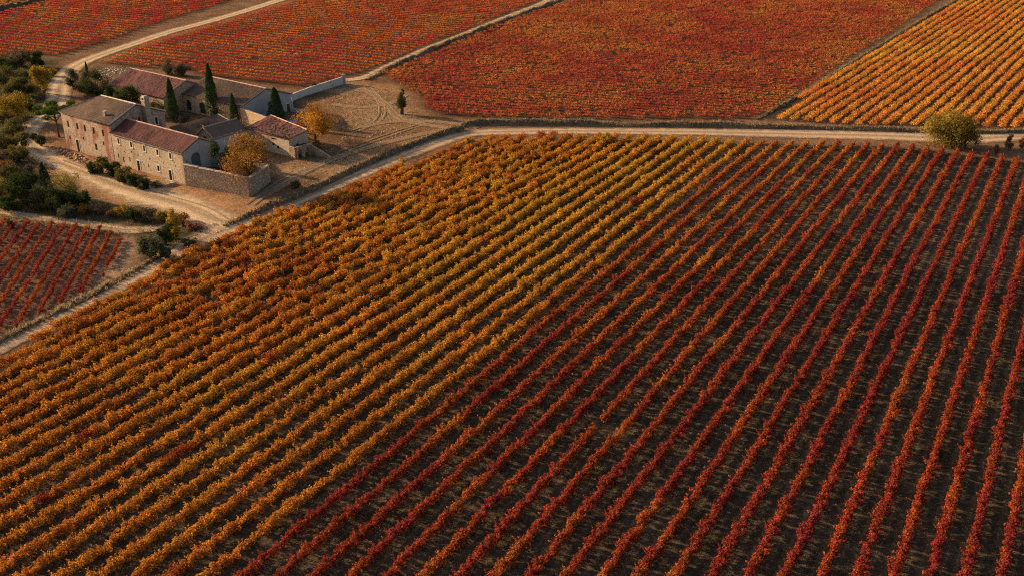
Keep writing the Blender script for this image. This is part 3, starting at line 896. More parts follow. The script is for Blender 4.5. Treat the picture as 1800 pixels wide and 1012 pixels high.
def opening(parent, p0, p1, o, kind, mat, surround=True, depth=.26):
    p0, p1 = np.array(p0, float), np.array(p1, float)
    L = np.linalg.norm(p1 - p0); e = (p1 - p0) / L; nrm = np.array([e[1], -e[0]])
    a, b, c, d_ = o[:4]
    def slab(mb, s0, s1, z0, z1, d0, d1, m=0):
        q = [p0 + e * s - nrm * d for s, d in ((s0, d0), (s1, d0), (s1, d1), (s0, d1))]
        mb.hexa([(*q_, z0) for q_ in q] + [(*q_, z1) for q_ in q], m)
    mb = MB(); slab(mb, a, b, c, d_, depth - .06, depth + .02)
    w_ = mb.build(kind, mat, parent)
    if kind == 'door' and b - a > .7:
        mb = MB()
        k = max(2, int((b - a) / .45))
        for i in range(k):
            s0 = a + (b - a) * i / k
            slab(mb, s0 + .03, s0 + (b - a) / k - .03, c + .02, d_ - .02, depth - .10, depth - .06)
        mb.build('board', mat, w_)
    elif kind == 'window':
        mb = MB(); cx = (a + b) / 2
        slab(mb, cx - .03, cx + .03, c, d_, depth - .11, depth - .06); slab(mb, a, cx - .03, (c + d_) / 2 - .025, (c + d_) / 2 + .025, depth - .11, depth - .06); slab(mb, cx + .03, b, (c + d_) / 2 - .025, (c + d_) / 2 + .025, depth - .11, depth - .06)
        mb.build('glazing_bar', M['door'], w_)
    if surround:
        mb = MB(); t_ = .2
        slab(mb, a - t_, a, c - .1, d_ + t_, -.05, .05); slab(mb, b, b + t_, c - .1, d_ + t_, -.05, .05)
        slab(mb, a, b, d_, d_ + t_, -.05, .05)
        if kind == 'window': slab(mb, a - .22, b + .22, c - .24, c - .1, -.12, .05)
        mb.build('surround', M['trim'], w_)
    return w_


def roof_slope(parent, A, B, C, D, mat, name='roof', wreck=0.0, thick=.16):
    """corrugated tile slope: eave A-B, ridge D-C"""
    A, B, C, D = (np.array(q, float) for q in (A, B, C, D))
    e = (B - A) / np.linalg.norm(B - A)
    up = (D + C) / 2 - (A + B) / 2; nrm = np.cross(e, up); nrm /= np.linalg.norm(nrm)
    if nrm[2] < 0: nrm = -nrm
    L = np.linalg.norm(B - A); H = np.linalg.norm(up)
    ns, ntt = int(L / .09), max(4, int(H / .36))
    s = np.linspace(0, 1, ns + 1); t_ = np.linspace(0, 1, ntt + 1)
    Sg, Tg = np.meshgrid(s, t_)
    P = ((1 - Sg)[..., None] * A + Sg[..., None] * B) * (1 - Tg)[..., None] + ((1 - Sg)[..., None] * D + Sg[..., None] * C) * Tg[..., None]
    lx = P @ e; row = (np.arange(ntt + 1))[:, None] * np.ones_like(Sg)
    prof = np.abs(np.sin(np.pi * lx / .36)) ** .7 * .10
    tile = np.floor(lx / .36)
    jit = (vnoise(tile * 3.7 + 50, row * 5.3 + 20, 1.0, 77) - .5) * (.05 + .12 * wreck)
    sag = .30 * (vnoise(lx, Tg * H, 3.2, 78) - .5) + wreck * .18 * (vnoise(lx, Tg * H, .8, 79) - .5)
    edge = np.minimum(np.minimum(Sg, 1 - Sg) * L, np.minimum(Tg, 1 - Tg) * H); sag = sag * np.clip(edge / .8, 0, 1)
    P = P + nrm * (prof + jit + sag + .03)[..., None]
    V = P.reshape(-1, 3); a = np.arange(V.shape[0]).reshape(Sg.shape)
    F = np.stack([a[:-1, :-1], a[:-1, 1:], a[1:, 1:], a[1:, :-1]], -1).reshape(-1, 4)
    k = len(V)
    low = [A - nrm * thick, B - nrm * thick, C - nrm * thick, D - nrm * thick]
    V = np.vstack([V, [A, B, C, D], low])
    sb = np.array([(k, k + 1, k + 5, k + 4), (k + 1, k + 2, k + 6, k + 5), (k + 2, k + 3, k + 7, k + 6), (k + 3, k, k + 4, k + 7), (k + 7, k + 6, k + 5, k + 4)])
    return obj(name, mesh_np(name, V, np.vstack([F, sb]), mat), parent)


def cap_line(parent, p, q, name='ridge_tile', r=.17, lift=.08, mat=None):
    p, q = np.array(p, float), np.array(q, float)
    L = np.linalg.norm(q - p); k = max(2, int(L / .9))
    mb = MB(); pts = []; rad = []
    for i in range(k + 1):
        f = i / k; c_ = p * (1 - f) + q * f; c_[2] += lift + .05 * (vnoise(i * 1.7 + p[0], 3.3, 1, 4) - .5)
        pts.append(c_); rad.append(r * (1 + .12 * (-1) ** i))
    mb.tube(pts, rad, 6)
    return mb.build(name, mat or M['ridge'], parent)


def house(name, label, a0, a1, b0, b1, h, rise, wallm, roofm, ridge='a', ops=None, hip0=0.0, over=.35, wreck=0, gable_ops=None, ridge_m=None, shut=()):
    """gabled house; ridge along a or b.  ops: side -> list of (s0,s1,z0,z1,arch,kind,mat,surround)"""
    o = AB(a0, b0)
    root = empty(name, (o[0], o[1], float(ground_z(*o))), TH)
    tag(root, label, 'building', 'buildings of the old farm')
    la, lb = a1 - a0, b1 - b0
    ops = ops or {}
    C4 = {'front': ((0, 0), (la, 0)), 'right': ((la, 0), (la, lb)), 'back': ((la, lb), (0, lb)), 'left': ((0, lb), (0, 0))}
    for side, (p0, p1) in C4.items():
        mb = MB(); oo = ops.get(side, [])
        e, nrm, P = wall_mesh(mb, p0, p1, -.4, h, [q[:5] for q in oo])
        L = la if side in ('front', 'back') else lb
        gab = (ridge == 'a' and side in ('left', 'right')) or (ridge == 'b' and side in ('front', 'back'))
        if gab and not (side == 'left' and hip0): mb.poly([P(0, h), P(L, h), P(L / 2, h + rise)])
        wl = mb.build('wall', wallm[side] if isinstance(wallm, dict) else wallm, root)
        for q in oo: opening(root, p0, p1, q[:5], q[5], q[6], q[7])
    zr = h + rise
    sl = rise / ((lb if ridge == 'a' else la) / 2)
    dz = over * sl
    if ridge == 'a':
        m_ = lb / 2; x0, x1 = -over * .6, la + over * .6
        r0 = hip0 if hip0 else x0
        f_ = roof_slope(root, (x0 if not hip0 else -over, -over, h - dz), (x1, -over, h - dz), (x1, m_, zr), (r0, m_, zr), roofm, wreck=wreck)
        roof_slope(root, (x1, lb + over, h - dz), (x0 if not hip0 else -over, lb + over, h - dz), (r0, m_, zr), (x1, m_, zr), roofm, wreck=wreck)
        if hip0:
            roof_slope(root, (-over, lb + over, h - dz), (-over, -over, h - dz), (r0, m_ - .05, zr), (r0, m_ + .05, zr), roofm)
            cap_line(f_, (-over, -over, h - dz), (r0, m_, zr), 'hip_tile', .13)
        cap_line(f_, (r0, m_, zr), (x1, m_, zr), mat=ridge_m)
        cap_line(f_, (x1 - .1, -over, h - dz), (x1 - .1, m_, zr), 'verge_tile', .13, mat=ridge_m)
        cap_line(f_, (x1 - .1, lb + over, h - dz), (x1 - .1, m_, zr), 'verge_tile', .13, mat=ridge_m)
        if not hip0: cap_line(f_, (x0 + .1, -over, h - dz), (x0 + .1, m_, zr), 'verge_tile', .13, mat=ridge_m)
    else:
        m_ = la / 2; y0, y1 = -over * .6, lb + over * .6
        f_ = roof_slope(root, (la + over, y0, h - dz), (la + over, y1, h - dz), (m_, y1, zr), (m_, y0, zr), roofm, wreck=wreck)
        roof_slope(root, (-over, y1, h - dz), (-over, y0, h - dz), (m_, y0, zr), (m_, y1, zr), roofm, wreck=wreck)
        cap_line(f_, (m_, y0, zr), (m_, y1, zr), mat=ridge_m)
        cap_line(f_, (la + over, y0 + .1, h - dz), (m_, y0 + .1, zr), 'verge_tile', .13, mat=ridge_m)
        cap_line(f_, (-over, y0 + .1, h - dz), (m_, y0 + .1, zr), 'verge_tile', .13, mat=ridge_m)
        cap_line(f_, (la + over - .1, y0, h - dz), (la + over - .1, y1, h - dz), 'eave_tile', .12, mat=ridge_m)
    return root


def shed(name, label, quad, hs, wallm, roofm, wreck=0, ops=None):
    """lean-to over a four-cornered plan: quad corners in farm axes front-left, front-right, rear-right, rear-left"""
    o = AB(*quad[0])
    root = empty(name, (o[0], o[1], float(ground_z(*o))), TH); tag(root, label, 'building', 'buildings of the old farm')
    Q = [(q[0] - quad[0][0], q[1] - quad[0][1]) for q in quad]
    ops = ops or {}
    for i in range(4):
        p0, p1, h0, h1 = Q[i], Q[(i + 1) % 4], hs[i], hs[(i + 1) % 4]
        mb = MB(); oo = ops.get(i, []); hm = min(h0, h1)
        e, nrm, P = wall_mesh(mb, p0, p1, -.4, hm, [q[:5] for q in oo])
        L = math.dist(p0, p1)
        if abs(h0 - h1) > .01: mb.poly([P(0, hm), P(L, hm), P(L, h1) if h1 > h0 else P(0, h0)])
        mb.build('wall', wallm, root)
        for q in oo: opening(root, p0, p1, q[:5], q[5], q[6], q[7])
    r_ = roof_slope(root, (Q[0][0] - .2, Q[0][1] - .3, hs[0]), (Q[1][0] + .25, Q[1][1] - .3, hs[1]), (Q[2][0] + .25, Q[2][1] + .1, hs[2] + .05), (Q[3][0] - .2, Q[3][1] + .1, hs[3] + .05), roofm, wreck=wreck)
    cap_line(r_, (Q[3][0], Q[3][1], hs[3] + .05), (Q[2][0], Q[2][1], hs[2] + .05))
    cap_line(r_, (Q[1][0] + .15, Q[1][1] - .3, hs[1]), (Q[2][0] + .15, Q[2][1], hs[2]), 'verge_tile', .13)
    return root


DK, DR, BD = M['dark'], M['door'], M['bluedoor']
# tall house at the left end
A1 = -44.2
def f1(a, z, w_, hh, kind='window', mat=M['shutter'], sur=False): return (a - A1 - w_ / 2, a - A1 + w_ / 2, z - hh / 2, z + hh / 2, False, kind, mat, sur)
tall = house('farmhouse', 'tall plastered farmhouse with hipped brown roof at the left of the farm', A1, -25.0, .15, 14.3, 8.85, 3.0, M['plaster'], M['roof_brown'], 'a', hip0=6.2,
      ops={'front': [f1(-41.9, 6.1, .8, 1.5), f1(-38.2, 6.2, .8, 1.5), f1(-35.2, 6.25, .8, 1.5), f1(-31.8, 6.3, .8, 1.5), f1(-28.2, 6.3, .8, 1.5),
                     f1(-42.1, 2.9, .5, .8), f1(-36.5, 3.7, .5, .6), f1(-31.9, 2.5, .9, 1.5), f1(-28.7, 3.9, .6, .9), f1(-39.3, 1.3, 1.1, 3.2, 'door', DR, True)],
           'right': [(7.2 + .0, 7.7, 8.9 - 1.2, 8.75, False, 'window', DK, False), (11.4, 12.1, 6.3, 7.9, False, 'window', DK, True)]}, ridge_m=M['trim'])
# gable chimney stack and the small flue on the front slope, parts of the tall house
mb = MB(); a = 19.22; mb.box(a, a + 1.15, 8.6, 9.9, 3.0, 12.3); mb.box(a - .15, a + 1.4, 8.45, 10.05, 12.3, 12.5)
for x_ in (0, .95): mb.box(a + x_, a + x_ + .3, 8.6, 9.9, 12.5, 13.1)
mb.hexa([(a - .1, 8.5, 13.1), (a + 1.35, 8.5, 13.1), (a + 1.35, 10, 13.1), (a - .1, 10, 13.1), (a + .3, 8.8, 13.5), (a + .95, 8.8, 13.5), (a + .95, 9.7, 13.5), (a + .3, 9.7, 13.5)])
mb.build('chimney', M['stone'], tall)
mb = MB(); mb.box(14.4, 15.1, 1.7, 2.3, 8.9, 10.6); mb.box(14.3, 15.2, 1.6, 2.4, 10.6, 10.72); mb.build('chimney', M['stone'], tall)
mb = MB(); mb.tube([(19.1, -.12, 8.6), (19.1, -.12, 0)], [.07, .07], 6); mb.build('rain_pipe', M['metal'], tall)

# long two-storey wing
A2 = -24.98
def f2(a, z, w_, hh, kind='window', mat=DK, sur=True): return (a - A2 - w_ / 2, a - A2 + w_ / 2, z - hh / 2, z + hh / 2, False, kind, mat, sur)
hole = lambda a, z, r=.28: f2(a, z, r, r * 1.3, 'putlog_hole', DK, False)
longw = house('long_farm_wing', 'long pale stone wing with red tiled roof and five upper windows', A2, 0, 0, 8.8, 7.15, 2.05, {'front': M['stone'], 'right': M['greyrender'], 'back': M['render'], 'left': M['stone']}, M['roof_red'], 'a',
      ops={'front': [f2(-22.4, 5.65, .72, 1.25), f2(-17.8, 5.64, .72, 1.25), f2(-13.2, 5.64, .72, 1.25), f2(-8.6, 5.6, .72, 1.25), f2(-4.2, 5.6, .72, 1.25),
                     f2(-23.4, 2.1, .45, 1.0, sur=False), f2(-21.6, 1.5, .5, 1.3, sur=False), f2(-19.2, 2.0, .45, .95, sur=False), f2(-16.2, 1.15, 1.05, 2.3, 'door', DR), f2(-12.5, 1.9, .3, .9, sur=False), f2(-9.1, 1.95, .8, 1.2), f2(-5.1, 1.15, 1.0, 2.3, 'door', DR),
                     hole(-23.8 + .3, 3.75), hole(-20.7, 3.5), hole(-18.1, 3.95, .4), hole(-15.9, 3.6, .35), hole(-11.7, 3.6, .35), hole(-7.0, 3.5), hole(-2.9, 3.6), hole(-14.6, 2.3), hole(-14.2, 1.6)],
           'right': [(2.0, 4.3, 2.4, 6.3, True, 'door', BD, False), (.75, 1.1, 4.7, 5.1, False, 'putlog_hole', DK, False)]}, over=.3)
mb = MB(); mb.tube([(25.1, -.1, 7.0), (25.1, -.1, 0)], [.06, .06], 6); mb.build('rain_pipe', M['metal'], longw)
mb = MB(); mb.tube([(-.05, -.34, 6.92), (25.2, -.34, 6.92)], [.06, .06], 6); mb.build('gutter', M['metal'], longw)

# big barn behind the courtyard
A7 = -50.5
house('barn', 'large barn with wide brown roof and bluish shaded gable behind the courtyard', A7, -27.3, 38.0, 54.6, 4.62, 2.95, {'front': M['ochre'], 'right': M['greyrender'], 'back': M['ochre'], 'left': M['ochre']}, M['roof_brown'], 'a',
      ops={'front': [(1.0, 3.1, .4, 3.1, True, 'doorway', DK, False), (6.4, 8.9, .3, 3.3, True, 'doorway', DK, False), (13.0, 13.8, 1.6, 2.4, False, 'window', DK, False), (18.4, 19.2, 1.3, 2.3, False, 'window', DK, False)],
           'right': [(14.6, 15.8, 0, 2.2, False, 'door', DR, True)]})
# left rear barn
house('low_barn', 'low barn with long patchy red roof behind the dark bushes', -74.4, -50.75, 32.2, 47.2, 4.45, 3.0, M['ochre'], M['roof_mix'], 'a',
      ops={'front': [(16, 17, 1.2, 2.3, False, 'window', DK, False), (20.5, 22, 0, 2.3, False, 'door', DR, False)]}, wreck=.5)
# chapel-like wing with its small pointed gable
ch = house('chapel_wing', 'small wing with pointed pink-edged gable and slit window in the farm middle', -17.6, -12.1, 17.0, 26.3, 4.0, 1.95, {'front': M['ochre'], 'right': M['render'], 'back': M['ochre'], 'left': M['ochre']}, M['roof_tan'], 'b',
      ops={'front': [(2.35, 3.15, 2.75, 3.95, True, 'window', DK, False)]})
mb = MB(); mb.box(2.68, 2.82, -.15, -.05, 5.9, 6.6); mb.box(2.5, 2.68, -.15, -.05, 6.25, 6.37); mb.box(2.82, 3.0, -.15, -.05, 6.25, 6.37); mb.build('gable_cross', M['ridge'], ch)
shed('lean_to', 'dark brown lean-to roof sloping down beside the pointed gable', [(-24.3, 15.0), (-17.9, 15.0), (-17.9, 28.6), (-24.3, 28.6)], [5.0, 3.6, 3.6, 5.0], M['ochre'], M['roof_brown'])
rw = shed('ruined_wing', 'half-ruined wing with loose red and grey tiles at the right of the farm', [(-11.8, 26.5), (2.7, 26.4), (2.9, 31.9), (-13.2, 35.4)], [4.3, 4.3, 5.0, 5.0], M['stone'], M['roof_mix'], 1.0,
     {0: [(8.6, 9.6, 1.7, 2.3, False, 'wall_gap', DK, False), (10.2, 11.0, 1.2, 1.9, False, 'wall_gap', DK, False), (5.6, 6.2, 1.0, 2.0, False, 'window', DK, False), (8.6, 10.4, 3.1, 3.5, False, 'wall_gap', DK, False)], 1: [(2.0, 2.8, 1.2, 2.6, False, 'window', DK, False)]})
mb = MB()
for k in range(170):
    s_, t_ = RNG.random(), RNG.random() ** 2.2 * .75
    x_ = -.3 + 14.6 * s_; y_ = .0 + t_ * (5.4 + 3.2 * (1 - s_)); z_ = 4.42 + .7 * t_ + .06
    l_, w_ = RNG.uniform(.2, .45), RNG.uniform(.1, .2); an = RNG.random() * 3.14; ca, sa = math.cos(an), math.sin(an)
    base = [(x_ + i * l_ * ca - j * w_ * sa, y_ + i * l_ * sa + j * w_ * ca) for i, j in ((-.5, -.5), (.5, -.5), (.5, .5), (-.5, .5))]
    zt = RNG.uniform(.04, .14)
    mb.hexa([(*q, z_) for q in base] + [(*q, z_ + zt) for q in base])
tag(mb.build('loose_tile', M['roof_tan'], rw), kind='stuff')
# arched annex at the end of the ruined wing
o = AB(2.95, 26.0)
an_ = empty('arched_annex', (o[0], o[1], float(ground_z(*o))), TH); tag(an_, 'small roofless brick annex with two arches at the end of the ruined wing', 'building', 'buildings of the old farm')
oo = [(.5, 1.7, -.1, 2.1, True), (2.6, 3.8, -.1, 2.1, True)]
mb = MB(); wall_mesh(mb, (2.4, 0), (2.4, 4.9), -.4, 2.75, oo, .5); wall_mesh(mb, (1.9, 4.9), (1.9, 0), -.4, 2.75, oo and [(4.9 - q[1], 4.9 - q[0], q[2], q[3], True) for q in oo], .01)
mb.poly([(2.4, 0, 2.75), (2.4, 4.9, 2.75), (1.9, 4.9, 2.75), (1.9, 0, 2.75)]); mb.build('arch_wall', M['rubble'], an_)
mb = MB(); mb.box(0, 1.88, 0, .45, -.4, 2.6); mb.build('side_wall', M['rubble'], an_)
mb = MB(); mb.box(.1, 1.86, .5, 4.8, 2.2, 2.35); mb.build('flat_roof', M['dark'], an_)
mb = MB(); mb.hexa([(2.45, 4.4, -.4), (8.2, 4.9, -.4), (8.2, 5.4, -.4), (2.45, 4.95, -.4), (2.45, 4.4, 2.3), (8.2, 4.9, .25), (8.2, 5.4, .25), (2.45, 4.95, 2.3)]); mb.build('buttress_wall', M['rubble'], an_)


# free-standing walls
def wall_run(name, label, pts, hs, th, mat, cap=None, jag=.12, cat='wall'):
    P = np.array(pts, float)
    root = empty(name, (P[0, 0], P[0, 1], 0)); tag(root, label, cat, 'walls around the farm')
    for i in range(len(P) - 1):
        p, q = P[i] - P[0], P[i + 1] - P[0]
        L = np.linalg.norm(q - p); e = (q - p) / L; nn = np.array([e[1], -e[0]]) * th / 2
        k = max(2, int(L / .45)); mb = MB()
        hh = [hs[i] * (1 - f) + hs[i + 1] * f + jag * (vnoise(f * L * 2.2 + i * 9, 1.5, 1, 66) - .5) * 2 for f in np.linspace(0, 1, k + 1)]
        for j in range(k):
            c0, c1 = p + e * L * j / k, p + e * L * (j + 1) / k
            z0, z1 = hh[j], hh[j + 1]
            mb.poly([(*(c0 + nn), -.4), (*(c1 + nn), -.4), (*(c1 + nn), z1), (*(c0 + nn), z0)])
            mb.poly([(*(c1 - nn), -.4), (*(c0 - nn), -.4), (*(c0 - nn), z0), (*(c1 - nn), z1)])
            mb.poly([(*(c0 + nn), z0), (*(c1 + nn), z1), (*(c1 - nn), z1), (*(c0 - nn), z0)])
        for c0, z0, sg in ((p, hh[0], 1), (q, hh[-1], -1)):
            mb.poly([(*(c0 - nn * sg), -.4), (*(c0 + nn * sg), -.4), (*(c0 + nn * sg), z0), (*(c0 - nn * sg), z0)])
        mb.build('wall_panel', mat, root)
        if cap:
            mb = MB(); n2 = nn * 1.3
            for j in range(k):
                c0, c1 = p + e * L * j / k, p + e * L * (j + .94) / k
                mb.hexa([(*(c0 + n2), hh[j]), (*(c1 + n2), hh[j + 1]), (*(c1 - n2), hh[j + 1]), (*(c0 - n2), hh[j]), (*(c0 + n2 * .8), hh[j] + .14), (*(c1 + n2 * .8), hh[j + 1] + .14), (*(c1 - n2 * .8), hh[j + 1] + .14), (*(c0 - n2 * .8), hh[j] + .14)])
            tag(mb.build('coping_stone', cap, root), kind='stuff')
    return root


wall_run('garden_wall', 'high rubble stone wall round the walled garden with orange tree', [(-68.0, 203.7), (-53.2, 196.9), (-51.3, 206.2)], [4.7, 3.95, 3.6], .6, M['rubble'], M['palerock'])
wr = wall_run('white_wall', 'long whitewashed boundary wall running back from the barn', [AB(-27.0, 54.4), (-60.0, 273.2), (-56.2, 281.0), (-48.8, 293.0)], [2.5, 2.0, 2.1, 2.3], .4, M['render'], None, .06)
mb = MB(); mb.box(11.4, 12.3, 21.4 + (293.0 - 273.2) - (273.2 - 253.6) * 0 - 1.2, 22.3 + 18.6, -.4, 2.9)
P0 = AB(-27.0, 54.4); dx, dy = -48.8 - P0[0], 293.0 - P0[1]
mb = MB(); mb.box(dx - .1, dx + .8, dy - .2, dy + .7, -.4, 2.75); mb.hexa([(dx - .2, dy - .3, 2.75), (dx + .9, dy - .3, 2.75), (dx + .9, dy + .8, 2.75), (dx - .2, dy + .8, 2.75), (dx + .25, dy + .15, 3.1), (dx + .45, dy + .15, 3.1), (dx + .45, dy + .35, 3.1), (dx + .25, dy + .35, 3.1)]); mb.build('gate_pillar', M['greyrender'], wr)
wall_run('courtyard_wall', 'plain beige courtyard wall between the barn and the ruined wing', [AB(-27.25, 37.9), AB(-13.6, 36.2)], [4.1, 3.7], .5, M['ochre'], M['ridge'], .05)
wall_run('low_wall', 'short low white wall by the blue sheet', [(-57.8, 262.8), (-52.9, 260.4)], [1.1, .9], .45, M['render'], None, .05)
wall_run('low_yard_wall', 'low rubble wall inside the garden beside the arched door', [AB(.2, 7.2), AB(5.0, 8.6)], [4.1, 3.6], .5, M['greyrender'], None, .08)
wall_run('stone_trough', 'low stone planter box on the ground before the long wing', [AB(-7.2, -3.6), AB(-2.6, -3.4), AB(-2.2, -1.2), AB(-6.6, -1.3)], [.75, .7, .6, .6], .4, M['stone'], None, .15, 'planter')
# soil inside the walled garden
gp = [(-67.6, 204.2), (-53.6, 197.6), (-51.7, 206.4), AB(8, 16), AB(.2, 9)]
mb = MB(); mb.poly([(*q, 2.3) for q in gp]); tag(mb.build('garden_soil', M['dark']), 'raised garden soil inside the stone wall', kind='structure')
me = bpy.data.objects['garden_soil'].data; me.materials.clear(); me.materials.append(rough_mat('garden_earth', (.10, .07, .045), (.06, .045, .03), 1.0, .8))
# blue sheet over a heap
mb = MB(); xs = np.linspace(-1.3, 1.3, 7); yz = np.linspace(-.8, .8, 5)
c0 = G(514, 216)
hv = lambda x, y: max(0.05, .95 * math.exp(-(x / 1.1) ** 2 - (y / .7) ** 2) + .12 * math.sin(5 * x + 3 * y))
for i in range(6):
    for j in range(4): mb.poly([(x, y, hv(x, y)) for x, y in ((xs[i], yz[j]), (xs[i + 1], yz[j]), (xs[i + 1], yz[j + 1]), (xs[i], yz[j + 1]))])
tag(mb.build('tarpaulin', M['tarp'], loc=(c0[0], c0[1], 0)), 'crumpled blue sheet over a heap in the shade of the barn gable', 'tarpaulin')


def stones(name, label, poly, n, lo, hi, mat, cat):
    q = scatter(poly, n); V, F = [], []
    for x, y in q:
        r = RNG.uniform(lo, hi); z = float(ground_z(x, y)); b0 = len(V)
        an0 = RNG.random() * 6
        for zz, rr in ((-.15, 1.0), (.45, .85), (.75, .35)):
            for k in range(5):
                a_ = an0 + k * 1.2566 + RNG.normal(0, .2); rk = r * rr * RNG.uniform(.7, 1.25)
                V.append((x + rk * math.cos(a_), y + rk * math.sin(a_), z + r * zz * RNG.uniform(.7, 1.2)))
        for l in range(2):
            for k in range(5): F.append((b0 + l * 5 + k, b0 + l * 5 + (k + 1) % 5, b0 + l * 5 + 5 + (k + 1) % 5, b0 + l * 5 + 5 + k))
        F.append((b0 + 10, b0 + 11, b0 + 12, b0 + 13)); F.append((b0 + 10, b0 + 13, b0 + 14, b0 + 14))
    F = [f for f in F if len(set(f)) == 4]
    tag(obj(name, mesh_np(name, np.array(V), np.array(F), mat)), label, cat, kind='stuff')


stones('red_rubble', 'reddish rubble and clods heaped at the foot of the tall farmhouse', GP([(90, 258), (112, 262), (150, 278), (172, 290), (165, 296), (130, 284), (100, 272)]), 260, .12, .5, M['rock'], 'rubble')
stones('yard_stones', 'scattered pale stones across the bare yard', np.vstack([GP([(470, 345), (500, 320), (560, 295), (620, 275), (700, 240), (740, 215), (720, 190), (620, 160), (560, 175), (600, 200), (600, 250), (520, 290)])]), 420, .05, .26, M['palerock'], 'stones')
stones('road_stones', 'pale stones beside the road junction', GP([(330, 430), (400, 400), (440, 378), (460, 380), (400, 412), (340, 440)]), 120, .06, .3, M['palerock'], 'stones')
stones('ruin_stones', 'broken stones on the bank above the farmhouse bend', GP([(160, 128), (200, 118), (225, 124), (205, 135), (170, 140)]), 130, .1, .5, M['palerock'], 'stones')

#@@PART4@@
# ------------------------------------------------------------------ trees and shrubs
PALS = {
    'dg': [(.016, .026, .010), (.040, .055, .018), (.075, .085, .028)],
    'og': [(.050, .055, .020), (.105, .095, .032), (.17, .125, .04)],
    'gg': [(.055, .062, .034), (.105, .108, .058), (.15, .14, .075)],
    'yl': [(.10, .085, .018), (.30, .195, .028), (.48, .29, .035)],
    'or': [(.20, .075, .018), (.42, .17, .025), (.52, .26, .035)],
    'br': [(.05, .042, .028), (.105, .08, .05), (.15, .11, .065)],
    'ru': [(.12, .055, .03), (.24, .11, .055), (.30, .15, .07)],
    'gt': [(.05, .035, .018), (.13, .075, .028), (.26, .125, .03), (.50, .25, .035)],
    'ot': [(.12, .065, .02), (.34, .15, .025), (.52, .26, .035)],
    'tr': [(.075, .065, .018), (.18, .135, .028), (.34, .22, .036)],
    'yg': [(.085, .085, .024), (.20, .165, .035), (.33, .23, .045)],
    'cy': [(.018, .032, .010), (.038, .060, .016), (.065, .090, .026)],
}


def crown_mesh(rx, rz, n, leaf, key, seed, nb=16, sparse=.0, flat=.0):
    """leaf clumps spread through a rounded volume standing on z=0, height 2*rz"""
    rng = np.random.default_rng(seed)
    d = rng.normal(size=(nb, 3)); d /= np.linalg.norm(d, axis=1)[:, None]
    rr = rng.uniform(.25, .8, nb) ** .7
    bc = d * rr[:, None] * np.array([rx, rx, rz]) + np.array([0, 0, rz])
    bc[:, 2] = np.maximum(bc[:, 2], rz * .32)
    br = rng.uniform(.26, .46, nb)
    tone = rng.random(nb)
    w_ = rng.integers(0, nb, n)
    e = rng.normal(size=(n, 3)); e /= np.linalg.norm(e, axis=1)[:, None]
    r = rng.uniform(.25, 1.0, n) ** (.45 + sparse)
    C = bc[w_] + e * (r * br[w_])[:, None] * np.array([rx, rx, rz])
    C += rng.normal(0, .05 * rx, C.shape) * (1 + 2 * sparse)
    C[:, 2] = np.maximum(C[:, 2], .05)
    out_ = (C - np.array([0, 0, rz])) / np.array([rx, rx, rz])
    nr = e * .6 + out_ * .5 + np.array([0, 0, .35]) + rng.normal(0, .5, e.shape)
    V, F = leaf_quads(C, nr, rng.uniform(.6, 1.3, n) * leaf, .8, rng)
    c = pal(PALS[key], np.clip(.15 + .5 * tone[w_] + .35 * rng.random(n) + .15 * (rng.random(n) < .1), 0, 1))
    c = c * (.75 + .5 * rng.random((n, 1)))
    return V, F, np.repeat(c, 4, 0), bc


def plant(name, label, cat, group, x, y, wpx, hpx, key, crown_lift=0.0, leaf=.3, n=None, seed=None, z=0.0, nb=16, sparse=0.0, partname='foliage', mat='leaf'):
    """x,y: foot; width and height are read off at that distance"""
    p = G(x, y, z); k = mpp(y if z == 0 else y)
    W_, H_ = wpx * k, hpx * k * 1.12
    seed = seed if seed is not None else int(x * 13 + y * 7)
    root = empty(name, (p[0], p[1], z if z else float(ground_z(*p)))); tag(root, label, cat, group)
    ch_ = H_ * (1 - crown_lift)
    n = n or int(min(7000, max(500, 120 * W_ * ch_ / (leaf / .3) ** 2)))
    V, F, c, bc = crown_mesh(W_ / 2, ch_ / 2, n, leaf, key, seed, nb, sparse)
    V[:, 2] += H_ * crown_lift
    obj(partname, mesh_np(partname, V, F, M[mat], col=c), root)
    mb = MB(); rng = np.random.default_rng(seed + 1)
    if crown_lift > .12:
        zt = H_ * crown_lift + ch_ * .35; r0 = max(.1, H_ * .028)
        mb.tube([(0, 0, -.3), (rng.normal(0, .05), rng.normal(0, .05), zt * .5), (rng.normal(0, .1), rng.normal(0, .1), zt)], [r0 * 1.3, r0, r0 * .7], 7)
        for b_ in bc[:6]:
            mb.tube([(0, 0, zt * .72), (b_[0] * .45, b_[1] * .45, H_ * crown_lift + b_[2] * .55), (b_[0], b_[1], H_ * crown_lift + b_[2])], [r0 * .6, r0 * .4, r0 * .12], 5)
        mb.build('trunk', M['bark'], root, smooth=True)
    else:
        r0 = max(.04, H_ * .015)
        for b_ in bc[:6]:
            mb.tube([(rng.normal(0, .15), rng.normal(0, .15), -.15), (b_[0] * .35, b_[1] * .35, b_[2] * .5), (b_[0], b_[1], b_[2])], [r0 * 1.3, r0, r0 * .3], 5)
        mb.build('stem', M['bark'], root)
    return root


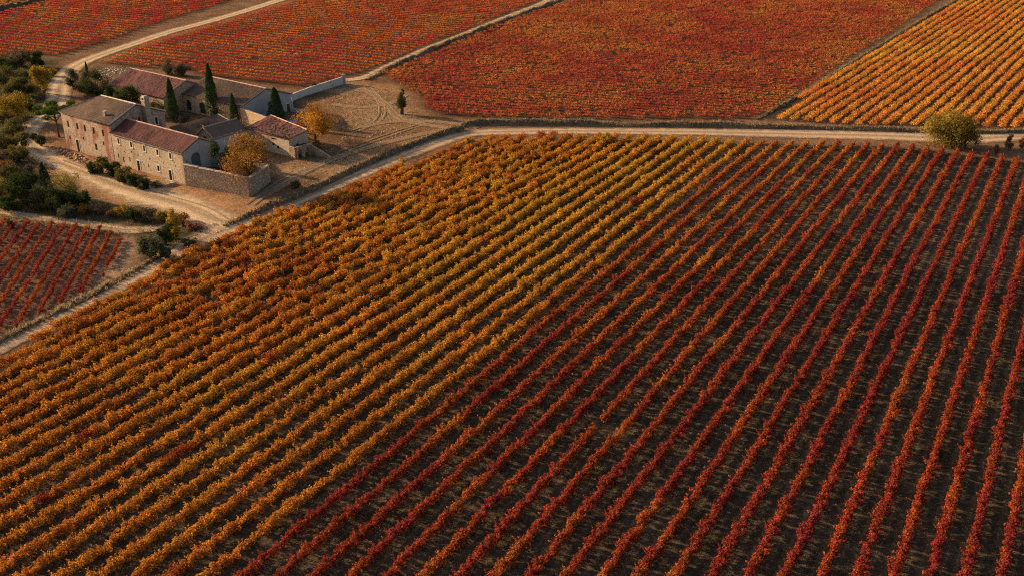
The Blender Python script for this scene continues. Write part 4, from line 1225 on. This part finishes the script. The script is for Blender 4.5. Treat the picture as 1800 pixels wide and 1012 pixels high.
def cypress(label, x, y, wpx, hpx, z=0.0, seed=1):
    p = G(x, y); k = mpp(y); W_, H_ = wpx * k, hpx * k * 1.1
    root = empty('cypress_tree', (p[0], p[1], float(ground_z(*p)))); tag(root, label, 'tree', 'cypress trees of the farm')
    rng = np.random.default_rng(seed); n = int(700 + 230 * H_ * W_)
    t_ = rng.random(n) ** .75; zz = .04 * H_ + t_ * H_ * .96
    prof = np.clip(np.minimum(1.0, .55 + t_ * 3.0) * (1 - t_) ** .62 * 1.12, .02, 1)
    an = rng.random(n) * 6.283
    lump = .78 + .4 * vnoise(an * 2.2 + seed * 3, zz * 1.1, 1.0, 90 + seed)
    r = W_ / 2 * prof * lump * rng.uniform(.55, 1.05, n) ** .5
    C = np.column_stack([r * np.cos(an), r * np.sin(an), zz])
    nr = np.column_stack([np.cos(an), np.sin(an), np.full(n, .35)]) + rng.normal(0, .4, (n, 3))
    V, F = leaf_quads(C, nr, rng.uniform(.14, .34, n), .55, rng)
    c = pal(PALS['cy'], np.clip(.5 * lump + .5 * rng.random(n) - .1, 0, 1)) * (.7 + .6 * rng.random((n, 1)))
    obj('crown', mesh_np('crown', V, F, M['cypress'], col=np.repeat(c, 4, 0)), root)
    mb = MB(); mb.tube([(0, 0, -.3), (0, 0, H_ * .4), (0, 0, H_ * .85)], [.16, .11, .03], 6); mb.build('trunk', M['bark'], root)


cypress('tallest bright green cypress before the barn arches', 376, 207, 25, 87, seed=1)
cypress('dark cypress left of the courtyard, between barn and long wing', 306, 213, 22, 70, seed=2)
cypress('slim dark cypress at the middle of the courtyard wall', 413, 218, 18, 49, seed=3)
cypress('broad cone-shaped cypress standing against the bluish barn gable', 487, 214, 31, 55, seed=4)
cypress('tiny cypress by the bend of the pale track', 153, 127, 6, 17, seed=5)

GT, GS = 'trees around the farm', 'shrubs on the rough ground'
plant('garden_tree', 'large round orange and brown tree filling the walled garden', 'tree', GT, 441, 317, 98, 76, 'gt', .08, .25, 8500, 31, 2.3, 26, .1, 'crown')
plant('garden_tree', 'dark green tree in the garden next to the arched door', 'tree', GT, 393, 308, 46, 60, 'dg', .08, .24, 3800, 32, 2.3, 14, 0, 'crown')
plant('orange_tree', 'golden orange tree with short trunk at the right end of the farm', 'tree', GT, 555, 250, 92, 60, 'ot', .16, .27, 7000, 33, 0, 18, .1, 'crown')
plant('roadside_tree', 'bushy olive yellow tree beside the straight road at right', 'tree', GT, 1662, 257, 90, 58, 'tr', .03, .30, 12000, 34, 0, 30, .02, 'crown')
plant('roadside_shrub', 'lower olive shrub grown into the right side of the roadside tree', 'shrub', GT, 1696, 261, 48, 52, 'tr', 0, .28, 5000, 39, 0, 16, .05)
plant('yellow_tree', 'bright yellow tree left of the pale track bend', 'tree', GT, 77, 164, 40, 46, 'yl', .14, .26, None, 35, 0, 14, .05, 'crown')
plant('yellow_tree', 'orange yellow tree below the dark scrub at the left edge', 'tree', GT, 32, 216, 60, 52, 'yl', .12, .26, None, 36, 0, 18, .1, 'crown')
plant('sapling_tree', 'thin yellow green tree above the dark shrubs at lower left', 'tree', GT, 124, 352, 54, 50, 'yg', .25, .22, 1700, 37, 0, 14, .3, 'crown')
plant('thicket_tree', 'dark green tree in the lower left thicket', 'tree', GT, 44, 360, 62, 58, 'dg', .10, .26, None, 38, 0, 18, .05, 'crown')

# umbrella pine
p = G(104, 242); k = mpp(242)
root = empty('umbrella_pine', (p[0], p[1], float(ground_z(*p)))); tag(root, 'umbrella pine with flat green crown left of the tall farmhouse', 'tree', GT)
H_ = 9.3; R_ = 46 * k
rng = np.random.default_rng(77); nb = 26
an = rng.random(nb) * 6.28; rr = R_ * .85 * np.sqrt(rng.random(nb))
bc = np.column_stack([rr * np.cos(an), rr * np.sin(an), H_ - .8 - 1.6 * (rr / R_) ** 2 - 2.0 * rng.random(nb)])
n = 12000; w_ = rng.integers(0, nb, n); e = rng.normal(size=(n, 3)); e /= np.linalg.norm(e, axis=1)[:, None]
C = bc[w_] + e * rng.uniform(.5, 1, n)[:, None] * np.array([1.25, 1.25, .62])
V, F = leaf_quads(C, e * .6 + np.array([0, 0, .7]) + rng.normal(0, .4, e.shape), rng.uniform(.2, .36, n), .55, rng)
c = pal([(.026, .044, .010), (.065, .10, .018), (.12, .16, .03)], np.clip(.35 + .4 * e[:, 2] * 0 + .6 * rng.random(n) - .2 * rng.random(nb)[w_], 0, 1))
obj('crown', mesh_np('crown', V, F, M['leaf'], col=np.repeat(c, 4, 0)), root)
mb = MB(); mb.tube([(0, 0, -.3), (.05, 0, 2.2), (-.05, .05, 4.4), (0, 0, H_ - 2)], [.30, .24, .2, .14], 8)
for b_ in bc[:9]: mb.tube([(0, 0, 3.8), (b_[0] * .5, b_[1] * .5, 5.2), (b_[0], b_[1], b_[2])], [.13, .09, .04], 5)
mb.build('trunk', M['bark'], root, smooth=True)

# ivy-covered dead trunk in the yard
p = G(707, 201)
root = empty('ivy_stump', (p[0], p[1], float(ground_z(*p)))); tag(root, 'slim dead trunk thick with green ivy standing alone in the bare yard', 'tree', GT)
mb = MB(); mb.tube([(-.2, 0, -.3), (-.05, 0, 1.2), (.15, .05, 2.8), (.1, 0, 4.6), (.3, 0, 5.7)], [.62, .5, .46, .36, .1], 8)
mb.build('trunk', M['bark'], root, smooth=True)
V, F, c, _ = crown_mesh(1.55, 2.3, 3600, .26, 'og', 5, 18, .12); V[:, 2] += 1.2
V2, F2, c2, _ = crown_mesh(.85, .9, 800, .22, 'og', 6, 7, .25); V2[:, 2] += 4.9; V2[:, 0] += .25
obj('ivy', mesh_np('ivy', np.vstack([V, V2]), np.vstack([F, F2 + len(V)]), M['leaf'], col=np.vstack([c, c2])), root)

# conifer in the lower left thicket
p = G(83, 340)
root = empty('conifer_tree', (p[0], p[1], float(ground_z(*p)))); tag(root, 'dark pointed conifer rising from the lower left thicket', 'tree', GT)
n = 2600; rng = np.random.default_rng(9); tz = rng.random(n) ** .8; an = rng.random(n) * 6.283
lay = .72 + .38 * np.abs(np.sin(tz * 19 + np.sin(an * 3)))
r = 2.1 * (1 - tz) ** .8 * lay * rng.uniform(.4, 1, n) ** .5 + .1
C = np.column_stack([r * np.cos(an), r * np.sin(an), .5 + tz * 6.0 - r * .18])
V, F = leaf_quads(C, np.column_stack([np.cos(an), np.sin(an), np.full(n, .6)]) + rng.normal(0, .45, (n, 3)), rng.uniform(.16, .34, n), .5, rng)
c = pal([(.012, .022, .014), (.028, .042, .024), (.05, .065, .035)], rng.random(n))
obj('crown', mesh_np('crown', V, F, M['cypress'], col=np.repeat(c, 4, 0)), root)
mb = MB(); mb.tube([(0, 0, -.3), (0, 0, 3), (0, 0, 6)], [.2, .13, .03], 6); mb.build('trunk', M['bark'], root)

BUSH = [
    (36, 117, 36, 28, 'br', 'brown leafless bush at the lower edge of the far left field'), (63, 119, 34, 30, 'dg', 'dark green bush beside the brown leafless one at far left'),
    (93, 134, 18, 16, 'yl', 'small yellow bush at the left verge of the track bend'), (6, 152, 56, 38, 'og', 'olive bush at the left edge on the upper scrub'),
    (42, 168, 48, 34, 'og', 'olive bush between the two yellow trees'), (52, 196, 26, 26, 'dg', 'dark shrub at the right of the orange yellow tree'),
    (8, 204, 34, 36, 'og', 'olive shrub at the left edge behind the orange yellow tree'), (22, 240, 52, 30, 'og', 'olive shrub at left below the orange yellow tree'),
    (8, 268, 48, 34, 'og', 'olive shrub at the left edge above the thicket'), (34, 284, 42, 32, 'og', 'olive brown shrub left of the track bend near the pine'),
    (4, 304, 36, 22, 'ru', 'rust coloured shrub at the left edge above the thicket'), (72, 258, 20, 22, 'dg', 'small dark sapling under the umbrella pine'),
    (60, 247, 16, 12, 'og', 'little olive shrub beside the sapling under the pine'),
    (131, 158, 28, 34, 'gg', 'grey green bush at the right of the track bend'), (152, 166, 34, 30, 'br', 'brownish bush between the track and the low barn'),
    (172, 174, 54, 48, 'dg', 'biggest dark bush in front of the low barn'), (197, 182, 32, 34, 'dg', 'dark bush touching the corner of the low barn'),
    (230, 199, 46, 46, 'dg', 'round dark bush behind the tall farmhouse roof'), (212, 192, 30, 32, 'dg', 'small dark bush before the low barn wall'),
    (276, 208, 30, 30, 'yg', 'yellow green bush right of the gable chimney'), (296, 131, 24, 24, 'br', 'left brown bush at the vineyard edge behind the low barn roof'),
    (322, 134, 30, 23, 'br', 'right brown bush at the vineyard edge behind the low barn roof'),
    (4, 354, 40, 40, 'yl', 'yellow shrub at the left edge of the lower thicket'), (66, 364, 50, 34, 'og', 'olive shrub in the middle of the lower left thicket'),
    (112, 369, 56, 36, 'dg', 'dark shrub under the thin yellow green tree'), (146, 369, 40, 30, 'dg', 'dark shrub at the right end of the lower left thicket'),
    (18, 370, 46, 26, 'dg', 'dark low shrub at the foot of the lower left thicket'), (88, 366, 30, 24, 'yg', 'yellow green shrub under the conifer'),
    (118, 383, 30, 20, 'gg', 'grey green shrub beside the narrow field track'), (146, 376, 20, 16, 'or', 'small orange shrub below the thicket'),
    (170, 376, 30, 14, 'ru', 'low rusty shrub below the thicket, right of the orange one'), (196, 382, 22, 12, 'ru', 'low rusty shrub left of the yellow shrubs by the yard'),
    (214, 381, 26, 20, 'yl', 'yellow green shrub on the mound by the yard'), (234, 389, 26, 22, 'dg', 'dark shrub on the mound by the yard'),
    (258, 386, 34, 20, 'br', 'brown mound of brambles by the yard'), (286, 390, 24, 18, 'yl', 'yellow shrub right of the bramble mound'),
    (316, 392, 34, 16, 'ru', 'rusty brambles inside the road bend'), (338, 404, 26, 14, 'ru', 'rusty brambles at the tip of the road bend'),
    (308, 420, 32, 48, 'yl', 'tall yellow shrub above the road junction'), (292, 430, 34, 40, 'dg', 'dark green shrub below the tall yellow one'),
    (266, 454, 46, 42, 'gg', 'large grey green shrub at the corner of the small field'), (292, 452, 28, 28, 'gg', 'grey green shrub next to the road edge'),
    (332, 432, 28, 14, 'br', 'low brown shrub on the verge of the junction'),
    (166, 306, 26, 20, 'dg', 'leftmost dark shrub before the long wing'), (180, 306, 28, 32, 'og', 'tall olive shrub at the joint of farmhouse and long wing'),
    (198, 312, 32, 30, 'dg', 'dark shrub under the first windows of the long wing'), (218, 321, 32, 27, 'og', 'olive shrub before the long wing, third along'),
    (238, 328, 30, 23, 'dg', 'dark shrub before the long wing, under its middle door'), (254, 334, 24, 20, 'dg', 'small dark shrub left of the stone planter'),
    (277, 329, 22, 9, 'og', 'low olive plants in the stone planter'), (225, 306, 20, 13, 'og', 'small olive shrub at the foot of the long wing wall'),
    (377, 212, 20, 22, 'gg', 'grey olive bush at the foot of the tallest cypress'), (325, 215, 18, 18, 'gg', 'small grey bush in the courtyard by the barn arches'),
    (558, 259, 16, 12, 'yl', 'little yellow bush under the golden orange tree'), (1066, 254, 26, 18, 'yl', 'golden bush at the head of the near vine rows'),
    (822, 258, 18, 12, 'og', 'small olive bush at the upper left corner of the near field'), (1772, 264, 16, 26, 'ru', 'thin rusty brown sapling by the road near the right edge'),
    (1750, 272, 11, 17, 'ru', 'small rusty brown sapling below the thin one near the right edge'), (1795, 262, 14, 18, 'ru', 'rusty sapling at the right edge of the road'),
    (529, 171, 8, 9, 'dg', 'first ivy clump on the white wall, nearest the barn'), (553, 163, 11, 15, 'dg', 'middle and biggest ivy clump on the white wall'), (579, 155, 13, 13, 'dg', 'farthest ivy clump on the white wall'),
    (520, 330, 22, 12, 'og', 'scrubby bush beside the garden wall corner'), (18, 400, 14, 16, 'og', 'green shrub at the head of the small red field'),
]
BUSH += [
    (18, 128, 44, 26, 'dg', 'dark bush at the left edge just under the far vine rows'), 
    (28, 172, 40, 30, 'og', 'olive bush directly above the orange yellow tree'),
    (10, 225, 40, 30, 'og', 'olive bush at the left edge below the orange yellow tree'), (38, 262, 40, 30, 'og', 'olive bush at the inside of the track bend'),
    (4, 286, 40, 26, 'br', 'brown bush at the left edge above the rust coloured one'), (20, 312, 44, 24, 'og', 'olive bush at the upper edge of the lower left thicket'),
    (52, 306, 30, 18, 'br', 'low brown bush between the track and the thicket'), (60, 140, 30, 22, 'dg', 'dark bush above the bright yellow tree'),
]
for x, y, w_, h_, key, lab in BUSH:
    w_, h_ = (w_ * .98, h_ * .92) if x < 100 else (w_, h_)
    plant('ivy_clump' if 'ivy' in lab else 'bramble' if 'bramble' in lab else 'sapling' if 'sapling' in lab else 'shrub', lab, 'shrub', GS, x, y, w_, h_, key, 0, .26 if w_ > 24 else .2, sparse=.35 if 'sapling' in lab else .08)
